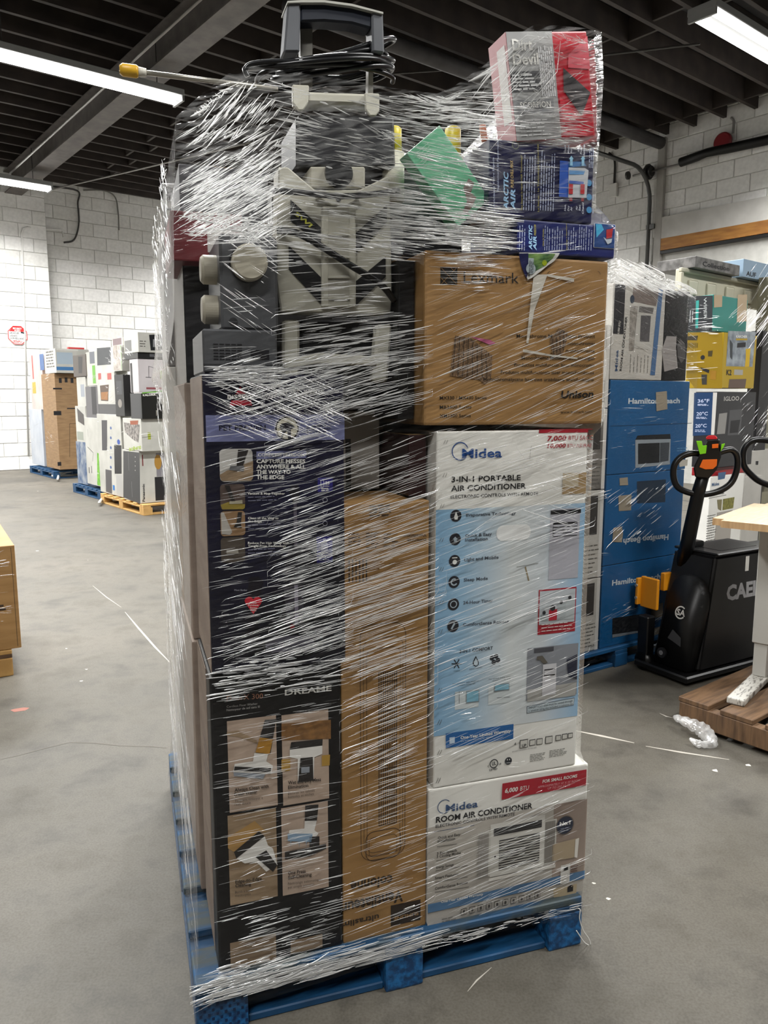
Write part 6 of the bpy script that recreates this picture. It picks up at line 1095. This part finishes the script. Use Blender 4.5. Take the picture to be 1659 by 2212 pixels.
for k in range(5): L.E(*k1(993, 1180 + 88 * k), 3.2, ink('#3c5488'), 'round_icon', 1, sx=1.6)
L.E(*k1(1063, 1305), 5.5, ink('#2c4a94'), 'blue_seal', 2, sx=1.6); L.P([k1(1022, 1330), k1(1088, 1335), k1(1090, 1590), k1(1028, 1590)], ink('#1c1b1d'), 'speaker_picture', 1); L.P([k1(945, 1550), k1(1000, 1560), k1(1005, 1770), k1(950, 1750)], ink('#4c4a4c'), 'product_photo', 1); L.P([k1(1040, 1600), k1(1095, 1600), k1(1098, 1790), k1(1045, 1780)], ink('#a4a3a0'), 'product_photo', 1); L.Rr(*k1(1010, 1690), *k1(1030, 1740), ink('#2f6fae'), 'blue_label', 2)
r, F, L = LR(885, 1050, 1150, 968, 1060, ink('#4a4a4b'), 'dark grey small carton above the tall speaker carton', UC, dU=.04)
r, F, L = LR(1030, 1110, 1200, 700, 1075, ink('#262626'), 'black coffee maker carton in the middle of the nearest stack', UC, dU=.02); L.E(*k1(1075, 960), 9, ink('#77716a', .3), 'kettle_picture', 1, sx=1.3); L.Rr(*k1(1040, 760), *k1(1095, 880), ink('#3c3d40'), 'grey_print', 1)
r, F, L = LR(872, 1028, 1150, 672, 968, WC, 'white toaster oven carton under the monitor carton', UC, dU=.05); L.P([k1(895, 800), k1(975, 790), k1(970, 940), k1(905, 935)], ink('#4c3a2c'), 'oven_photo', 1); L.P([k1(905, 860), k1(968, 855), k1(965, 930), k1(908, 925)], ink('#8a5c2c'), 'oven_photo', 2); L.Rr(*k1(878, 690), *k1(908, 745), ink('#a04a44'), 'red_print', 1); L.Rr(*k1(960, 690), *k1(1000, 745), ink('#a04a44'), 'red_print', 1)
r, F, L = LR(860, 1090, 1200, 445, 668, WC, 'white carton with a dark screen picture on top of the nearest stack', UC, dU=.06); L.P([k1(868, 465), k1(990, 455), k1(995, 610), k1(872, 620)], ink('#33363a'), 'screen_picture', 1); L.Rr(*k1(1010, 445), *k1(1080, 660), noisy('small_photo_print', '#8a8078', '#b4aca4', 14, .5), 'photo_column', 1); L.Rr(*k1(1082, 440), *k1(1090, 660), GREEN, 'green_edge', 2)
r, F, L = LR(1005, 1098, 1200, 370, 440, WC, 'small white carton above the screen carton', UC, dU=.2); L.Rr(*k1(1010, 385), *k1(1090, 430), ink('#6a5a5c'), 'print_panel', 1)
corner('carton', None, 362, 420, 840, 928, ink('#3c9a70', .4), 'green carton edge beside the wrapped load', UC, dU=.65)
corner('carton', None, 369, 420, 932, 1096, KRAFT_DARK, 'brown carton edge low beside the wrapped load', UC, dU=.75)
UB = 3.8
pallet('pallet', UV(3.76, 11.36), YAW_ROOM, 1.2, 1.3, 'blue pallet under the middle stack along the aisle', (BLUE_WOOD,) * 3)
r, F, L = LR(770, 940, 1100, 1095, 1715, WC, 'tall white patio carton with green edge in the middle stack', UB); L.P([k1(870, 1400), k1(938, 1440), k1(938, 1712), k1(872, 1690)], noisy('grass_photo', '#4a8a1c', '#78b43a', 20, .5), 'grass_photo', 1); L.L(*k1(785, 1350), *k1(835, 1400), 1.2, BLK); L.L(*k1(835, 1400), *k1(830, 1480), 1.2, BLK); L.Rr(*k1(795, 1530), *k1(803, 1585), BLK, 'print_bar', 1); L.Rr(*k1(818, 1520), *k1(826, 1585), BLK, 'print_bar', 1); L.Rr(*k1(785, 1190), *k1(790, 1260), BLK, 'print_bar', 1)
r, F, L = LR(690, 775, 800, 1310, 1690, noisy('blue_photo_carton', '#2c4a70', '#8d949c', 8, .45), 'blue photo carton at the end of the middle stack', UB, dU=.02)
r, F, L = LR(680, 770, 800, 985, 1310, WC, 'white chair carton at the end of the middle stack', UB, dU=.02); L.P([k1(690, 1000), k1(750, 1060), k1(760, 1160), k1(700, 1120)], ink('#3c3634'), 'chair_picture', 1); L.Rr(*k1(690, 1210), *k1(750, 1290), ink('#8a8f84'), 'small_photos', 1)
r, F, L = LR(770, 880, 1000, 805, 1095, ink('#5c5a5c'), 'grey vacuum carton in the middle stack', UB, dU=.01); L.Rr(*k1(815, 810), *k1(870, 1060), ink('#1f1e22'), 'vacuum_picture', 1)
r, F, L = LR(690, 770, 800, 720, 985, WC, 'white carton above the chair carton', UB, dU=.03); L.Rr(*k1(720, 790), *k1(760, 900), ink('#8d929a'), 'print_panel', 1)
r, F, L = LR(655, 770, 900, 515, 715, ink('#4c443e'), 'brown photo carton high on the middle stack', UB, dU=.02); L.P([k1(700, 540), k1(740, 540), k1(735, 690), k1(705, 690)], ink('#1c1a1a'), 'product_picture', 1)
r, F, L = LR(775, 865, 1000, 490, 800, WC, 'white carton with green corner high on the middle stack', UB, dU=.03); L.Rr(*k1(825, 620), *k1(860, 780), GREEN, 'green_print', 1); L.Rr(*k1(800, 500), *k1(850, 600), ink('#5c6068'), 'print_panel', 1)
UA = 4.2
pallet('pallet', UV(4.12, 15.0), YAW_ROOM, 1.25, 1.65, 'blue pallet under the tall brown carton by the wall', (BLUE_WOOD,) * 3)
r, F, L = LR(394, 512, 730, 688, 1548, KRAFT_DARK, 'very tall brown refrigerator carton at the far wall', UA); 
for s_, q in (('up', (540, 755)), ('glass', (592, 750)), ('dry', (645, 755))): F.Rr(*k1(q[0] - 14, q[1] - 22), *k1(q[0] + 14, q[1] + 22), BLK, 'handling_icon', 1)
F.Rr(*k1(475, 820), *k1(555, 835), BLK, 'print_bar', 1); F.Rr(*k1(480, 1028), *k1(550, 1065), BLK, 'print_bar', 1); F.Rr(*k1(515, 1485), *k1(550, 1518), BLK, 'print_mark', 1); F.Rr(*k1(600, 1000), *k1(690, 1010), BLK, 'print_bar', 1); F.L(*k1(625, 1140), *k1(625, 1440), .8, DR); F.L(*k1(625, 1140), *k1(690, 1138), .8, DR)
r, F, L = LR(398, 500, 800, 465, 686, WC, 'white and blue carton lying on the tall brown carton', UA); F.Rr(*k1(505, 500), *k1(655, 610), ink('#9aa8b4'), 'print_panel', 1); F.Rr(*k1(505, 630), *k1(660, 665), ink('#3c6c9c'), 'blue_band', 1); F.Rr(*k1(505, 470), *k1(700, 490), ink('#c6c4be'), 'white_band', 2); L.lines(*k1(410, 490), *k1(490, 640), 6, 3, GRYT)
r, F, L = LR(None, 612, 755, 455, 470, ink('#b02c2c'), 'flat red carton on the white and blue carton', UA, dU=.25)
r, F, L = LR(275, 384, 420, 1015, 1520, noisy('bluish_carton', '#a4aab4', '#b6bac0', 3, .5), 'pale bluish carton low at the far end of the wall pallet', UA, dU=.03)
r, F, L = LR(275, 384, 420, 520, 1010, noisy('faded_pink_carton', '#b4a09c', '#c2b4ae', 3, .5), 'faded pink and red carton at the far end of the wall pallet', UA, dU=.03); L.Rr(*k1(280, 530), *k1(305, 740), ink('#b0504c'), 'red_print', 1); L.Rr(*k1(288, 770), *k1(325, 870), ink('#a8942c'), 'yellow_print', 1); L.Rr(*k1(352, 520), *k1(398, 660), ink('#3c5a88'), 'blue_print', 1)
for nm, UU, vv, w_, d_, z1, lb in (('near', UC, 9.42, 1.3, 1.7, 2.35, 'clear film wound round the nearest aisle stack'), ('wall', UA, 14.95, 1.2, 1.75, 2.5, 'clear film wound round the tall brown carton pallet')):
    fw = empty('stretch_wrap', UV(UU - .03, vv), YAW_ROOM, lb, 'stretch film'); q = [(0, 0, .1), (w_, 0, .1), (w_, 0, z1), (0, 0, z1), (0, d_, .1), (0, d_, z1)]
    fd = Folds(); G = fd.region
    if nm == 'near': G((Vector((0, -.01, 0)), Vector((1, 0, 0)), Z, Vector((0, -1, 0))), 0, .9, .2, 2.3, 40, 4, 16, .2, 5, .4); G((Vector((-.01, 0, 0)), Vector((0, 1, 0)), Z, Vector((-1, 0, 0))), 0, 1.7, .2, 2.3, 80, -10, 20, .22, 6, .45); G((Vector((-.01, 0, 0)), Vector((0, 1, 0)), Z, Vector((-1, 0, 0))), .0, .9, 1.95, 2.1, 30, 25, 6, .22, 6, .7)
    else: G((Vector((0, -.01, 0)), Vector((1, 0, 0)), Z, Vector((0, -1, 0))), .05, .4, 1.6, 1.95, 14, 10, 5, .25, 9, .5); G((Vector((-.01, 0, 0)), Vector((0, 1, 0)), Z, Vector((-1, 0, 0))), 0, 1.6, .2, 2.4, 40, -10, 20, .3, 8, .35)
    fd.build('film_wrinkles', fw)
for (pts, lb) in ((((690, 1535), (600, 1575), (520, 1605), (470, 1610), (520, 1600), (515, 1640)), 'white film tail trailing off the wall pallet'), (((985, 1780), (930, 1800), (890, 1850)), 'white film tail at the wooden pallet corner')):
    o = tube('film_tail', spline([ground(*k1(x, y), .08 if y < 1600 else .05) for x, y in pts], 5), .022, ink('#b9b8b2', .4), n=5); tag(o, lb, 'film tail')
# ================================================================== left picture edge: brown carton on a pallet
ex = Vector((-1.985, 3.95, 0))
pallet('pallet', ex - Vector((math.cos(R(31)), math.sin(R(31)), 0)) * 1.2, R(31), 1.2, 1.0, 'wooden pallet at the picture edge under a wrapped brown carton', (WOOD_LIGHT, WOOD_PALLET, WOOD_LIGHT))
r, F, L = carton('carton', ex - Vector((math.cos(R(31)), math.sin(R(31)), 0)) * 1.17 + Vector((.01, .02, .142)), R(31), 1.2, .9, .56, KRAFT, 'film-wrapped brown carton at the picture edge', mode='n')
F.L(.985, .02, .985, .98, .004, SEAM); F.lines(.80, .55, .97, .62, 2, .02, DR)
r2, F2, L2 = carton('carton', ex - Vector((math.cos(R(31)), math.sin(R(31)), 0)) * 1.2 + Vector((.0, .03, .704)), R(31), 1.12, .9, .12, CARD_GREY, 'grey wrapped carton on the brown carton at the picture edge', mode='n', tape=False)
fw = empty('stretch_wrap', ex, R(31), 'film strands on the brown carton at the picture edge', 'stretch film'); fd = Folds(); fd.region((Vector((0, -.005, 0)), Vector((1, 0, 0)), Z, Vector((0, -1, 0))), -.35, .03, .3, .62, 60, 2, 5, .08, 2.4, .55); fd.region((Vector((0, -.005, 0)), Vector((1, 0, 0)), Z, Vector((0, -1, 0))), -.35, .0, .62, .82, 40, 20, 25, .06, 3, .6); fd.build('film_wrinkles', fw)
flush_texts()
